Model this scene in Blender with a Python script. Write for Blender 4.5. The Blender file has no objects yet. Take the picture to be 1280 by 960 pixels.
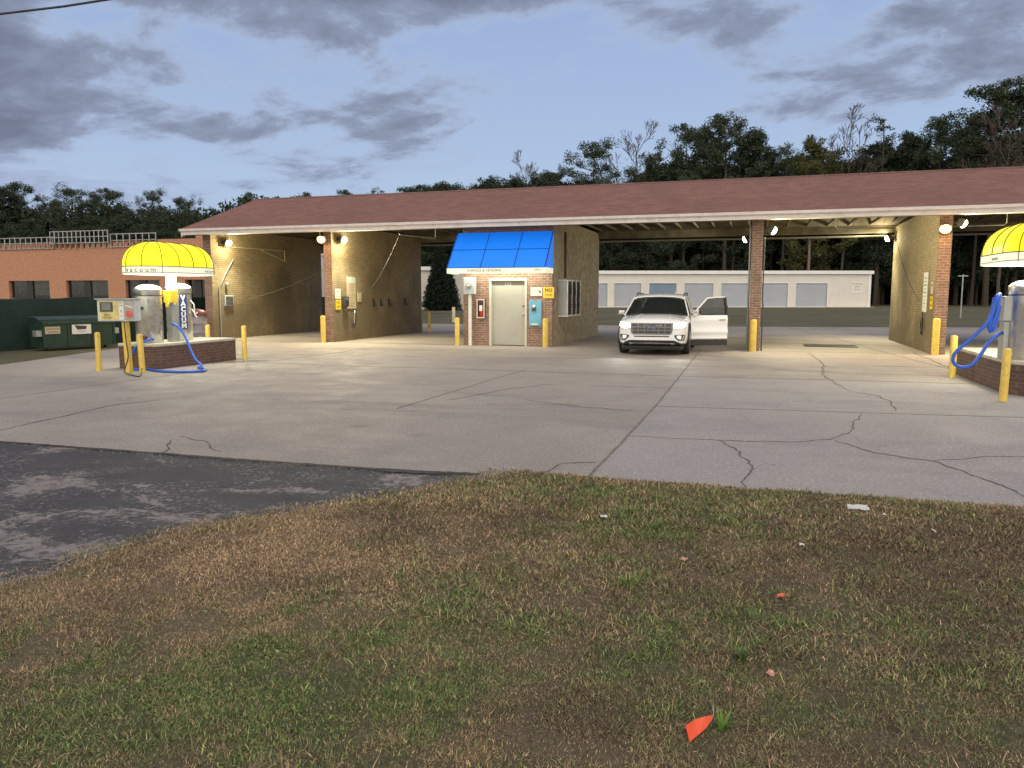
import bpy, bmesh, math, random
import numpy as np
from mathutils import Vector, Matrix
from mathutils.bvhtree import BVHTree
random.seed(7); rng = np.random.default_rng(7)
S = bpy.context.scene; COL = S.collection
R = math.radians; PI = math.pi
def U(a, b): return random.uniform(a, b)

# ---------------------------------------------------------------- camera numbers (also used to turn measured ground marks into metres)
FPX = 975.; EYE = 1.65; PITCH = math.atan(112/FPX); YAW = math.atan(308/FPX*math.cos(PITCH))
_f = Vector((-math.sin(YAW)*math.cos(PITCH), math.cos(YAW)*math.cos(PITCH), -math.sin(PITCH)))
_r = Vector((math.cos(YAW), math.sin(YAW), 0)); _u = _r.cross(_f)
def ray(x, y): return _f + _r*((x-640)/FPX) - _u*((y-480)/FPX)
def gp(x, y, z=0.):
    d = ray(x, y); t = (z-EYE)/d.z
    return Vector((0, 0, EYE)) + d*t
def py(x, y, Y):
    d = ray(x, y); return Vector((0, 0, EYE)) + d*(Y/d.y)

# ---------------------------------------------------------------- object helpers
def tag(o, label=None, cat=None, group=None, kind=None):
    if label: o['label'] = label
    if cat: o['category'] = cat
    if group: o['group'] = group
    if kind: o['kind'] = kind
    return o
def thing(name, label, cat, loc=(0, 0, 0), rz=0., group=None):
    o = bpy.data.objects.new(name, None); COL.objects.link(o)
    o.location = loc; o.rotation_euler = (0, 0, rz); o.empty_display_size = .2
    return tag(o, label, cat, group)
def copy_tree(o, parent=None):
    c = o.copy(); COL.objects.link(c); c.parent = parent
    for ch in list(o.children): copy_tree(ch, c)
    return c

class MB:
    def __init__(s): s.v = []; s.f = []; s.m = []
    def add(s, vs, fs, mi=0):
        b = len(s.v); s.v += [tuple(v) for v in vs]; s.f += [tuple(i+b for i in f) for f in fs]; s.m += [mi]*len(fs); return s
    def box(s, x0, x1, y0, y1, z0, z1, mi=0):
        vs = [(x, y, z) for z in (z0, z1) for y in (y0, y1) for x in (x0, x1)]
        return s.add(vs, [(0, 2, 3, 1), (4, 5, 7, 6), (0, 1, 5, 4), (2, 6, 7, 3), (0, 4, 6, 2), (1, 3, 7, 5)], mi)
    def bar(s, p, q, w, h, up=(0, 0, 1), mi=0):
        p = Vector(p); q = Vector(q); d = (q-p).normalized(); u = Vector(up)
        a = d.cross(u)
        if a.length < 1e-4: a = d.cross(Vector((1, 0, 0)))
        a.normalize(); b = a.cross(d).normalized(); a = a*w/2; b = b*h/2
        vs = [c+i*a+j*b for c in (p, q) for i, j in ((-1, -1), (1, -1), (1, 1), (-1, 1))]
        return s.add(vs, [(3, 2, 1, 0), (4, 5, 6, 7), (0, 1, 5, 4), (1, 2, 6, 5), (2, 3, 7, 6), (3, 0, 4, 7)], mi)
    def tube(s, pts, r, n=8, cap=True, mi=0):
        pts = [Vector(p) for p in pts]; rs = r if isinstance(r, (list, tuple)) else [r]*len(pts)
        vs = []; ref = Vector((.13, .27, .95)).normalized()
        pa = None
        for i, p in enumerate(pts):
            d = (pts[min(i+1, len(pts)-1)]-pts[max(i-1, 0)]).normalized()
            a = (pa - d*pa.dot(d)) if pa is not None else d.cross(ref if abs(d.dot(ref)) < .9 else Vector((1, 0, 0)))
            a.normalize(); pa = a; b = d.cross(a)
            for k in range(n):
                t = 2*PI*k/n; vs.append(p+(a*math.cos(t)+b*math.sin(t))*rs[i])
        fs = [(i*n+k, i*n+(k+1) % n, (i+1)*n+(k+1) % n, (i+1)*n+k) for i in range(len(pts)-1) for k in range(n)]
        if cap: fs += [tuple(range(n-1, -1, -1)), tuple((len(pts)-1)*n+k for k in range(n))]
        return s.add(vs, fs, mi)
    def lathe(s, prof, c=(0, 0, 0), n=24, mi=0):
        vs = []; c = Vector(c)
        for r, z in prof:
            for k in range(n):
                t = 2*PI*k/n; vs.append(c+Vector((r*math.cos(t), r*math.sin(t), z)))
        m = len(prof)
        fs = [(i*n+k, i*n+(k+1) % n, (i+1)*n+(k+1) % n, (i+1)*n+k) for i in range(m-1) for k in range(n)]
        fs += [tuple(range(n-1, -1, -1)), tuple((m-1)*n+k for k in range(n))]
        return s.add(vs, fs, mi)
    def prism(s, poly, z0, z1, mi=0):       # poly counter-clockwise in XY
        n = len(poly); vs = [(x, y, z0) for x, y in poly]+[(x, y, z1) for x, y in poly]
        return s.add(vs, [tuple(range(n-1, -1, -1)), tuple(range(n, 2*n))]+[(i, (i+1) % n, n+(i+1) % n, n+i) for i in range(n)], mi)
    def ext(s, poly, fn, d, mi=0):           # poly of 2D points mapped by fn(a,b,t) with t in (0,d)
        n = len(poly); vs = [fn(a, b, 0) for a, b in poly]+[fn(a, b, d) for a, b in poly]
        return s.add(vs, [tuple(range(n-1, -1, -1)), tuple(range(n, 2*n))]+[(i, (i+1) % n, n+(i+1) % n, n+i) for i in range(n)], mi)
    def build(s, name, mats, parent=None, world=False, smooth=False, bevel=0., fix=True, xf=None):
        me = bpy.data.meshes.new(name)
        vs = s.v
        if xf is not None: vs = [tuple(xf @ Vector(v)) for v in vs]
        if world and parent is not None:
            l = root_of(parent).location; vs = [(v[0]-l.x, v[1]-l.y, v[2]-l.z) for v in vs]
        me.from_pydata(vs, [], s.f)
        if not isinstance(mats, (list, tuple)): mats = [mats]
        for m in mats: me.materials.append(m)
        me.polygons.foreach_set('material_index', s.m)
        if fix or bevel:
            bm = bmesh.new(); bm.from_mesh(me)
            if fix: bmesh.ops.recalc_face_normals(bm, faces=bm.faces)
            if bevel:
                bmesh.ops.bevel(bm, geom=[e for e in bm.edges if len(e.link_faces) == 2 and e.calc_face_angle(0) > .6], offset=bevel, segments=2, profile=.6, affect='EDGES', clamp_overlap=True)
            bm.to_mesh(me); bm.free()
        if smooth:
            me.polygons.foreach_set('use_smooth', [True]*len(me.polygons)); me.set_sharp_from_angle(angle=R(38))
        me.update()
        o = bpy.data.objects.new(name, me); COL.objects.link(o); o.parent = parent
        return o
def root_of(o):
    while o.parent: o = o.parent
    return o

def text_mesh(body, size, name, mat, parent, origin, right, up, depth=.004, sx=1., spacing=1., bold=0., align='CENTER'):
    cu = bpy.data.curves.new('t', 'FONT'); cu.body = body; cu.size = size; cu.align_x = align; cu.align_y = 'CENTER'
    cu.extrude = depth/2; cu.resolution_u = 3; cu.space_character = spacing; cu.offset = bold
    o = bpy.data.objects.new('t', cu); COL.objects.link(o)
    dg = bpy.context.evaluated_depsgraph_get(); me = bpy.data.meshes.new_from_object(o.evaluated_get(dg))
    bpy.data.objects.remove(o)
    right = Vector(right).normalized(); up = Vector(up).normalized(); n = right.cross(up)
    M = Matrix((right*sx, up, n)).transposed().to_4x4(); M.translation = Vector(origin)
    me.transform(M); me.materials.clear(); me.materials.append(mat); me.name = name
    r = bpy.data.objects.new(name, me); COL.objects.link(r); r.parent = parent
    return r

# ---------------------------------------------------------------- materials
MATS = {}
def nt(name):
    m = bpy.data.materials.new(name); m.use_nodes = True; t = m.node_tree
    b = t.nodes['Principled BSDF']; return m, t, b
def N(t, ty, **kw):
    n = t.nodes.new(ty)
    for k, v in kw.items():
        if k in n.inputs.keys() if isinstance(k, str) else False: n.inputs[k].default_value = v
        else: setattr(n, k, v)
    return n
def ramp(t, fac, stops):
    r = t.nodes.new('ShaderNodeValToRGB'); e = r.color_ramp.elements
    while len(e) > 1: e.remove(e[0])
    e[0].position = stops[0][0]; e[0].color = (*stops[0][1], 1)
    for p, c in stops[1:]:
        x = e.new(p); x.color = (*c, 1)
    t.links.new(fac, r.inputs[0]); return r.outputs[0]
def noise(t, vec, sc, det=5., rough=.55, dist=0.):
    n = t.nodes.new('ShaderNodeTexNoise'); n.inputs['Scale'].default_value = sc; n.inputs['Detail'].default_value = det
    n.inputs['Roughness'].default_value = rough; n.inputs['Distortion'].default_value = dist
    if vec is not None: t.links.new(vec, n.inputs['Vector'])
    return n.outputs['Fac']
def mix(t, fac, a, b, mode='MIX'):
    n = t.nodes.new('ShaderNodeMix'); n.data_type = 'RGBA'; n.blend_type = mode
    for sock, v in ((0, fac), (6, a), (7, b)):
        if hasattr(v, 'node'): t.links.new(v, n.inputs[sock])
        else: n.inputs[sock].default_value = v if sock == 0 else (*v, 1)[:4]
    return n.outputs[2]
def mth(t, op, a, b=0., c=0.):
    n = t.nodes.new('ShaderNodeMath'); n.operation = op
    for i, v in enumerate((a, b, c)):
        if hasattr(v, 'node'): t.links.new(v, n.inputs[i])
        else: n.inputs[i].default_value = v
    return n.outputs[0]
def mr(t, v, a, b, c=0., d=1., smooth=True):
    n = t.nodes.new('ShaderNodeMapRange'); n.interpolation_type = 'SMOOTHSTEP' if smooth else 'LINEAR'
    t.links.new(v, n.inputs[0])
    for i, x in enumerate((a, b, c, d)): n.inputs[i+1].default_value = x
    return n.outputs[0]
def objc(t): return t.nodes.new('ShaderNodeTexCoord').outputs['Object']
def bump(t, b, h, strength=.3, dist=.02):
    n = t.nodes.new('ShaderNodeBump'); n.inputs['Strength'].default_value = strength; n.inputs['Distance'].default_value = dist
    t.links.new(h, n.inputs['Height']); t.links.new(n.outputs[0], b.inputs['Normal'])
def pm(name, c, rough=.6, metal=0., var=.25, sc=4., bmp=0., bsc=60., dirt=None, dirt_amt=.5, emit=None, es=0., coat=0.):
    m, t, b = nt(name); v = objc(t)
    f = noise(t, v, sc, 6)
    lo = tuple(max(0, x*(1-var)) for x in c); hi = tuple(min(1, x*(1+var)) for x in c)
    col = ramp(t, f, [(.3, lo), (.7, hi)])
    if dirt:
        d = mr(t, noise(t, v, sc*2.3, 8, .65, .4), .5, .68, 0, dirt_amt); col = mix(t, d, col, dirt)
    t.links.new(col, b.inputs['Base Color']); b.inputs['Metallic'].default_value = metal
    t.links.new(mr(t, noise(t, v, sc*5, 4), .3, .7, max(.02, rough-.1), min(1, rough+.1)), b.inputs['Roughness'])
    if coat: b.inputs['Coat Weight'].default_value = coat; b.inputs['Coat Roughness'].default_value = .05
    if bmp: bump(t, b, noise(t, v, bsc, 5), bmp, .01)
    if emit: b.inputs['Emission Color'].default_value = (*emit, 1); b.inputs['Emission Strength'].default_value = es
    return m
def emat(name, c, s):
    m, t, b = nt(name); b.inputs['Base Color'].default_value = (.8, .8, .8, 1)
    b.inputs['Emission Color'].default_value = (*c, 1); b.inputs['Emission Strength'].default_value = s; return m
def brick(name, c1, c2, mortar, bw=.21, rh=.075, ms=.009, rough=.85, grime_falloff=None, samt=.6, slo=.45, shi=.62, bmp=.6, voff=0.):
    m, t, b = nt(name); v = objc(t)
    sp = t.nodes.new('ShaderNodeSeparateXYZ'); t.links.new(v, sp.inputs[0])
    cb = t.nodes.new('ShaderNodeCombineXYZ'); t.links.new(mth(t, 'ADD', sp.outputs[0], sp.outputs[1]), cb.inputs[0]); t.links.new(sp.outputs[2], cb.inputs[1])
    br = t.nodes.new('ShaderNodeTexBrick'); t.links.new(cb.outputs[0], br.inputs['Vector'])
    br.inputs['Scale'].default_value = 1; br.inputs['Brick Width'].default_value = bw; br.inputs['Row Height'].default_value = rh
    br.inputs['Mortar Size'].default_value = ms; br.inputs['Mortar Smooth'].default_value = .2; br.inputs['Bias'].default_value = 0
    br.inputs['Color1'].default_value = (*c1, 1); br.inputs['Color2'].default_value = (*c2, 1); br.inputs['Mortar'].default_value = (*mortar, 1)
    n1 = noise(t, v, 1.3, 8, .6)
    col = mix(t, mr(t, noise(t, v, 9., 6), .35, .7, 0, .55), br.outputs[0], tuple(x*.55 for x in c1))
    if grime_falloff:
        # wash-water grime plus lamp falloff painted in: blotches, darker low down, with drips
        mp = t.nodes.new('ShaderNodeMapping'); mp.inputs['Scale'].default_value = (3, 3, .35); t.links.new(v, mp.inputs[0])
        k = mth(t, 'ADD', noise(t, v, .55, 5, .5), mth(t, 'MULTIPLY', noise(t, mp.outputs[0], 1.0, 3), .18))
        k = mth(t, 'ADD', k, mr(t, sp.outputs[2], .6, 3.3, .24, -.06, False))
        col = mix(t, mr(t, k, slo+.12, shi+.12, 0, samt), col, grime_falloff)
    t.links.new(col, b.inputs['Base Color']); b.inputs['Roughness'].default_value = rough
    h = mth(t, 'ADD', mth(t, 'MULTIPLY', br.outputs['Fac'], -1.), mth(t, 'MULTIPLY', noise(t, v, 90, 3), .35))
    bump(t, b, h, bmp, .008)
    return m
def leafmat(name, c, var=.5):
    m, t, b = nt(name); v = t.nodes.new('ShaderNodeNewGeometry').outputs['Position']
    f = noise(t, v, .35, 4)
    rnd = t.nodes.new('ShaderNodeNewGeometry').outputs['Random Per Island']
    k = mth(t, 'ADD', mth(t, 'MULTIPLY', f, .6), mth(t, 'MULTIPLY', rnd, .4))
    t.links.new(ramp(t, k, [(.25, tuple(x*(1-var) for x in c)), (.75, tuple(x*(1+var) for x in c))]), b.inputs['Base Color'])
    b.inputs['Roughness'].default_value = .7; b.inputs['Specular IOR Level'].default_value = .2
    return m

M = dict(
 tanbrick=brick('tan_painted_brick', (.44, .355, .21), (.31, .25, .15), (.20, .16, .11), grime_falloff=(.15, .115, .07), samt=.8, slo=.44, shi=.72),
 redbrick=brick('red_brown_brick', (.32, .19, .14), (.22, .13, .10), (.42, .37, .30)),
 boothbrick=brick('booth_mixed_brick', (.34, .20, .145), (.24, .125, .095), (.42, .37, .29)),
 darkbrick=brick('island_dark_brick', (.17, .085, .065), (.11, .06, .05), (.17, .14, .12), bw=.2, rh=.07),
 stucco=pm('booth_side_rough_stucco', (.40, .34, .25), .9, var=.35, sc=6, bmp=1., bsc=45, dirt=(.17, .12, .07), dirt_amt=.7),
 salmon=brick('salmon_brick', (.55, .27, .165), (.49, .235, .145), (.53, .30, .21), bmp=.3),
 fascia=pm('fascia_white_metal', (.72, .68, .68), .45, var=.08, sc=2, dirt=(.4, .36, .3), dirt_amt=.35),
 soffit=pm('soffit_boards', (.20, .18, .13), .8, var=.2, sc=2),
 wood=pm('weathered_timber', (.15, .13, .09), .8, var=.35, sc=3, bmp=.3),
 wooddk=pm('dark_timber', (.10, .085, .06), .85, var=.3, sc=3),
 door=pm('door_greige_paint', (.40, .39, .34), .45, var=.06, sc=1.5, dirt=(.3, .28, .22), dirt_amt=.3),
 doorframe=pm('door_frame_cream', (.60, .57, .47), .5, var=.08, sc=2),
 yellow=pm('bollard_yellow_paint', (.72, .52, .10), .5, var=.14, sc=5, dirt=(.35, .27, .12), dirt_amt=.6, bmp=.2, bsc=30),
 paleyellow=pm('faded_cream_paint', (.62, .58, .40), .6, var=.14, sc=5, dirt=(.3, .25, .15), dirt_amt=.5),
 steel=pm('brushed_stainless', (.62, .61, .57), .3, 1., var=.05, sc=1),
 galv=pm('galvanised_grey', (.42, .44, .43), .45, .6, var=.15, sc=5),
 greybox=pm('grey_painted_box', (.55, .60, .60), .5, var=.08, sc=4),
 dkgrey=pm('dark_grey_metal', (.08, .08, .08), .5, .3, var=.2, sc=5),
 black=pm('black_plastic', (.018, .018, .02), .45, var=.2, sc=8),
 white=pm('white_paint', (.78, .78, .74), .5, var=.06, sc=4, dirt=(.45, .42, .36), dirt_amt=.35),
 hose=pm('blue_vacuum_hose', (.03, .12, .62), .35, var=.1, sc=8),
 red=pm('red_enamel', (.5, .03, .02), .35, var=.1, sc=5),
 maroon=pm('maroon_bag', (.13, .04, .05), .5, var=.2, sc=7),
 ltblue=pm('light_blue_panel', (.16, .42, .58), .45, var=.1, sc=4),
 signyellow=pm('sign_yellow', (.80, .55, .04), .45, var=.05, sc=4),
 signwhite=pm('sign_white', (.74, .74, .70), .5, var=.06, sc=6),
 sign_tan=pm('faded_tan_sign', (.5, .42, .3), .6, var=.1, sc=6),
 ink=pm('sign_ink', (.06, .055, .05), .6, var=.05),
 inkgrey=pm('faded_sign_ink', (.25, .24, .2), .6, var=.1),
 navy=pm('navy_sign', (.02, .035, .20), .45, var=.05),
 orange=pm('orange_plastic', (.85, .10, .03), .35, var=.12, sc=30),
 green=pm('dumpster_green', (.014, .045, .030), .55, var=.25, sc=3, dirt=(.05, .05, .035), dirt_amt=.7, bmp=.15, bsc=12),
 greenlid=pm('dumpster_lid', (.035, .06, .05), .5, var=.2, sc=4),
 fence=pm('green_windscreen_fabric', (.014, .034, .03), .9, var=.2, sc=1.2),
 conc_top=pm('island_concrete_cap', (.55, .51, .42), .85, var=.15, sc=6, bmp=.4, bsc=40, dirt=(.3, .26, .2), dirt_amt=.5),
 storage=pm('cream_metal_siding', (.70, .68, .65), .5, var=.05, sc=1),
 rollup=pm('grey_rollup_door', (.37, .41, .49), .45, var=.05, sc=1),
 rollupblue=pm('blue_rollup_door', (.17, .25, .36), .45, var=.05, sc=1),
 whitemetal=pm('white_metal_trim', (.78, .79, .82), .4, var=.05, sc=1),
 greywall=pm('grey_siding', (.30, .29, .34), .6, var=.1, sc=1),
 corr=pm('pale_corrugated_metal', (.55, .57, .66), .45, .1, var=.06, sc=1),
 glassdk=pm('dark_window_glass', (.015, .017, .018), .08, var=.2, sc=1),
 bark=pm('pine_bark', (.055, .042, .032), .9, var=.35, sc=6, bmp=.4, bsc=20),
 greytwig=pm('grey_twig_bark', (.085, .068, .062), .9, var=.3, sc=6),
 darksilver=pm('dark_satin_grille', (.20, .20, .21), .35, .8, var=.05),
 palebark=pm('pale_bare_bark', (.17, .13, .11), .9, var=.3, sc=6),
 pine=leafmat('pine_needles', (.055, .075, .045)),
 pinedk=leafmat('dark_pine_needles', (.042, .058, .038)),
 olive=leafmat('olive_foliage', (.085, .09, .035)),
 rust=leafmat('reddish_twigs', (.085, .05, .04)),
 cedar=leafmat('cedar_foliage', (.014, .022, .014)),
 tyre=pm('tyre_rubber', (.02, .02, .02), .8, var=.2, sc=10),
 paint=pm('white_car_paint', (.86, .88, .91), .3, var=.0, sc=.1, coat=.8),
 chrome=pm('chrome_trim', (.75, .75, .76), .15, 1., var=.04),
 silver=pm('satin_silver', (.5, .5, .52), .3, .9, var=.05),
 cladding=pm('black_cladding', (.022, .023, .026), .55, var=.15, sc=5),
 seatm=pm('dark_seat_leather', (.04, .038, .036), .6, var=.2, sc=5),
 headlight=emat('headlight_lit', (.95, 1., .88), 12.),
 drl=emat('fog_light_lit', (1., .98, .9), .35),
 lampw=emat('flood_lens_white', (1., .90, .60), 9.),
 lampo=emat('flood_lens_orange', (1., .50, .10), 7.),
 tube_l=emat('fluorescent_tube', (.93, 1., .88), 4.),
)
# backlit awning cloth
def awning_mat(name, c, es):
    m, t, b = nt(name); v = objc(t)
    t.links.new(ramp(t, noise(t, v, 1.6, 5), [(.3, tuple(x*.85 for x in c)), (.7, c)]), b.inputs['Base Color'])
    b.inputs['Roughness'].default_value = .4
    b.inputs['Emission Color'].default_value = (*c, 1); b.inputs['Emission Strength'].default_value = es
    return m
M['yawning'] = awning_mat('backlit_yellow_vinyl', (.95, .80, .01), .75)
M['bawning'] = awning_mat('backlit_blue_vinyl', (.008, .17, .78), .55)
M['wvinyl'] = awning_mat('backlit_white_vinyl', (.80, .80, .62), .5)
M['seam'] = pm('awning_seam', (.12, .10, .02), .6)
M['bseam'] = pm('blue_awning_seam', (.005, .05, .22), .6)
# car glass: tinted, slightly see-through
m, t, b = nt('tinted_car_glass'); b.inputs['Base Color'].default_value = (.02, .026, .026, 1); b.inputs['Roughness'].default_value = .04
b.inputs['Specular IOR Level'].default_value = .8; b.inputs['Alpha'].default_value = .72; M['carglass'] = m
# ---------------------------------------------------------------- ground
def vnoise(x, y, seed=0):
    xi = np.floor(x).astype(np.int64); yi = np.floor(y).astype(np.int64); fx = x-xi; fy = y-yi
    def h(a, b):
        n = (a*374761393+b*668265263+seed*1442695041) & 0x7fffffff
        n = ((n ^ (n >> 13))*1274126177) & 0x7fffffff
        return ((n ^ (n >> 16)) & 0xffff)/65535.
    sx = fx*fx*(3-2*fx); sy = fy*fy*(3-2*fy)
    return (h(xi, yi)*(1-sx)+h(xi+1, yi)*sx)*(1-sy)+(h(xi, yi+1)*(1-sx)+h(xi+1, yi+1)*sx)*sy
def fbm(x, y, o=4, seed=0):
    s = 0; a = .5; tot = 0
    for i in range(o):
        s = s+a*vnoise(x*2**i+17.3*i, y*2**i-9.1*i, seed+i); tot += a; a *= .55
    return s/tot
CURB = [(-40, -9.), (-9., -1.5), (-6.2, .9), (-4.6, 2.25), (-3.97, 3.07), (-3.86, 3.72), (-3.6, 4.61), (-3.1, 5.25), (-2.62, 5.8), (-2.25, 6.3), (-2.1, 6.72)]
def lawn_edge_x(y):       # left boundary of the lawn at a given Y (returns X)
    ys = np.array([p[1] for p in CURB]); xs = np.array([p[0] for p in CURB])
    return np.interp(y, ys, xs)
def edge_wob(a): return .05*(fbm(a*2.3, a*0+4.2, 4, 11)-.5)*2
def lawn_inside(x, y, m=0.):
    return (x > lawn_edge_x(y)+edge_wob(y*1.7)*1.3+m) & (y < 6.78-.012*np.clip(x+1, -3, 9)*0+edge_wob(x*1.9)-m)
def lawn_h(x, y):
    d = np.minimum(x-lawn_edge_x(y), 6.78-y)
    return .012+.05*np.clip(d/.8, 0, 1)+.05*(fbm(x*1.1, y*1.1, 3, 5)-.5)*np.clip(d/.5, 0, 1)
STRAW = np.array((.36, .25, .155)); BROWN = np.array((.14, .098, .066)); GREEN = np.array((.115, .165, .055)); OLIVE = np.array((.175, .165, .085)); LIME = np.array((.22, .24, .06)); SOIL = np.array((.12, .075, .055))
def lawn_color(x, y, r):
    def blob(cx, cy, sx, sy, rot=0):
        c, s = math.cos(rot), math.sin(rot); dx = x-cx; dy = y-cy
        return np.exp(-(((dx*c+dy*s)/sx)**2+((-dx*s+dy*c)/sy)**2))
    n = fbm(x*1.3, y*1.3, 5, 3); n2 = fbm(x*5.5, y*5.5, 5, 8); n3 = fbm(x*19, y*19, 3, 91)
    g = .50*(n-.5)*2+.75*(n2-.5)*2+.5*(n3-.5)*2
    g = g+1.05*blob(-2.15, 2.25, .85, .42)+.5*blob(-1.5, 2.7, .6, .4)+.45*blob(-1.0, 3.4, 1.0, .6)+.35*blob(-.75, 5.3, 1.1, .8)+.15*blob(.6, 2.4, .7, .5)+.25*blob(-.5, 6.4, 1.4, .3)+.2*blob(1.1, 3.3, .9, .8)
    g = g-.75*blob(-3.0, 3.7, .8, .85)-.6*blob(-2.2, 4.8, 1.4, .6)-.35*blob(1.9, 5.2, 1.4, 1.)
    gp_ = np.clip(.45+.52*g, .08, .84)          # share of living blades here
    st = np.clip(.42+1.5*(fbm(x*2.2+9, y*2.2, 4, 21)-.5)+.5*blob(-2.5, 3.2, 1.2, 1.3)-.42*blob(1.5, 4.6, 1.8, 1.6), .06, .95)
    r = np.asarray(r); r2 = (r*7.31) % 1; r3 = (r*31.7) % 1; r4 = (r*113.3) % 1
    live = (r < gp_)[..., None]; gs = np.clip((gp_-.35)*1.8, 0, 1)[..., None]
    wet = (OLIVE*(1-gs)+GREEN*gs)*(1-.5*(r3 < .22)[..., None])+np.where((r3 > .86)[..., None], LIME*.45, 0)
    dry = np.where((r2 < st)[..., None], STRAW, BROWN)
    c = np.where(live, wet, dry)
    return c*(.78+1.7*r4**1.8)[..., None], gp_, st

def col_attr(me, cols):
    a = me.color_attributes.new('Col', 'FLOAT_COLOR', 'POINT')
    d = np.ones((len(cols), 4), np.float32); d[:, :3] = cols; a.data.foreach_set('color', d.ravel())

def terrain_h(x, y):
    h = np.interp(y, [-400, 43, 50, 62, 78, 400], [-.06, -.06, .06, .27, .4, .4])
    return h
# far ground sheet
def grid_mesh(name, xs, ys, hf, mat, kind='structure', parent=None):
    X, Y = np.meshgrid(xs, ys); Z = hf(X, Y); n, k = X.shape
    v = np.stack([X, Y, Z], -1).reshape(-1, 3); i = np.arange(n*k).reshape(n, k)
    q = np.stack([i[:-1, :-1], i[:-1, 1:], i[1:, 1:], i[1:, :-1]], -1).reshape(-1, 4)
    me = bpy.data.meshes.new(name); me.from_pydata(v.tolist(), [], q.tolist()); me.materials.append(mat)
    me.polygons.foreach_set('use_smooth', [True]*len(me.polygons)); me.update()
    o = bpy.data.objects.new(name, me); COL.objects.link(o); o.parent = parent
    if kind: o['kind'] = kind
    return o
m, t, b = nt('far_grass'); v = objc(t)
c = ramp(t, noise(t, v, .35, 9, .65), [(.3, (.10, .085, .055)), (.52, (.13, .125, .07)), (.72, (.20, .165, .11))])
c = mix(t, mr(t, noise(t, v, 14., 6, .7), .35, .75, 0, .5), c, (.045, .04, .025))
t.links.new(c, b.inputs['Base Color']); b.inputs['Roughness'].default_value = .95; bump(t, b, noise(t, v, 9, 8, .7), .7, .08); M['fargrass'] = m
xs = np.concatenate([np.linspace(-700, -60, 12), np.linspace(-55, 55, 56), np.linspace(60, 700, 12)])
ys = np.concatenate([np.linspace(-400, -10, 8), np.linspace(0, 140, 71), np.linspace(150, 900, 10)])
grid_mesh('ground', xs, ys, terrain_h, M['fargrass'])

# concrete lot
m, t, b = nt('worn_concrete'); v = objc(t)
base = ramp(t, noise(t, v, .22, 9, .62, .3), [(.32, (.315, .27, .25)), (.5, (.415, .36, .325)), (.68, (.50, .445, .385))])
# traffic-worn darker swathes and pale mineral marks
mp = t.nodes.new('ShaderNodeMapping'); mp.inputs['Scale'].default_value = (.16, .5, 1); mp.inputs['Rotation'].default_value = (0, 0, .25); t.links.new(v, mp.inputs[0])
base = mix(t, mr(t, noise(t, mp.outputs[0], 1.3, 7, .62, .5), .50, .66, 0, .62), base, (.225, .205, .20))
base = mix(t, mr(t, noise(t, v, 2.6, 9, .72, .6), .60, .74, 0, .4), base, (.56, .53, .47))
base = mix(t, mr(t, noise(t, v, 1.1, 9, .75, .2), .60, .70, 0, .35), base, (.20, .17, .15))
vo = t.nodes.new('ShaderNodeTexVoronoi'); vo.inputs['Scale'].default_value = 55; t.links.new(v, vo.inputs['Vector'])
base = mix(t, mr(t, vo.outputs['Distance'], .18, .35, .55, 0), base, (.58, .56, .53))
base = mix(t, mr(t, noise(t, v, 28, 9, .85), .40, .60, .62, 0), base, (.16, .145, .14))
sp = t.nodes.new('ShaderNodeSeparateXYZ'); t.links.new(v, sp.inputs[0])
slabm = mth(t, 'MULTIPLY', mr(t, sp.outputs[0], -1.41, -1.39, 0, 1, False), mr(t, sp.outputs[1], 16.05, 16.0, 0, 1, False))
base = mix(t, mth(t, 'MULTIPLY', slabm, .38), base, (.36, .35, .375))
vo2 = t.nodes.new('ShaderNodeTexVoronoi'); vo2.inputs['Scale'].default_value = 26; t.links.new(v, vo2.inputs['Vector'])
base = mix(t, mth(t, 'MULTIPLY', mr(t, vo2.outputs['Distance'], .10, .24, .8, 0), mth(t, 'ADD', mth(t, 'MULTIPLY', slabm, .6), .2)), base, (.80, .78, .74))
vs_ = t.nodes.new('ShaderNodeTexVoronoi'); vs_.inputs['Scale'].default_value = .9; vs_.inputs['Randomness'].default_value = 1.; t.links.new(v, vs_.inputs['Vector'])
drip = mth(t, 'MULTIPLY', mr(t, mth(t, 'ADD', vs_.outputs['Distance'], mth(t, 'MULTIPLY', noise(t, v, 5., 6, .7), .16)), .10, .26, .38, 0), mr(t, noise(t, v, .35, 2), .48, .56))
base = mix(t, drip, base, (.13, .115, .10))
# fine map cracking in places
wv = t.nodes.new('ShaderNodeVectorMath'); wv.operation = 'ADD'; nn_ = t.nodes.new('ShaderNodeTexNoise'); nn_.inputs['Scale'].default_value = 1.7; nn_.inputs['Detail'].default_value = 6; t.links.new(v, nn_.inputs['Vector'])
t.links.new(v, wv.inputs[0]); t.links.new(nn_.outputs['Color'], wv.inputs[1])
vc = t.nodes.new('ShaderNodeTexVoronoi'); vc.feature = 'DISTANCE_TO_EDGE'; vc.inputs['Scale'].default_value = .62; t.links.new(wv.outputs[0], vc.inputs['Vector'])
base = mix(t, mth(t, 'MULTIPLY', mr(t, vc.outputs['Distance'], .0, .007, .8, 0), mr(t, noise(t, v, .6, 3), .50, .60)), base, (.16, .14, .13))
t.links.new(base, b.inputs['Base Color'])
t.links.new(mr(t, noise(t, v, 1.4, 8, .7), .35, .65, .62, .85), b.inputs['Roughness'])
bump(t, b, mth(t, 'ADD', noise(t, v, 70, 5, .7), mth(t, 'MULTIPLY', noise(t, v, 3, 5), 2.)), .45, .012); M['concrete'] = m
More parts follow.
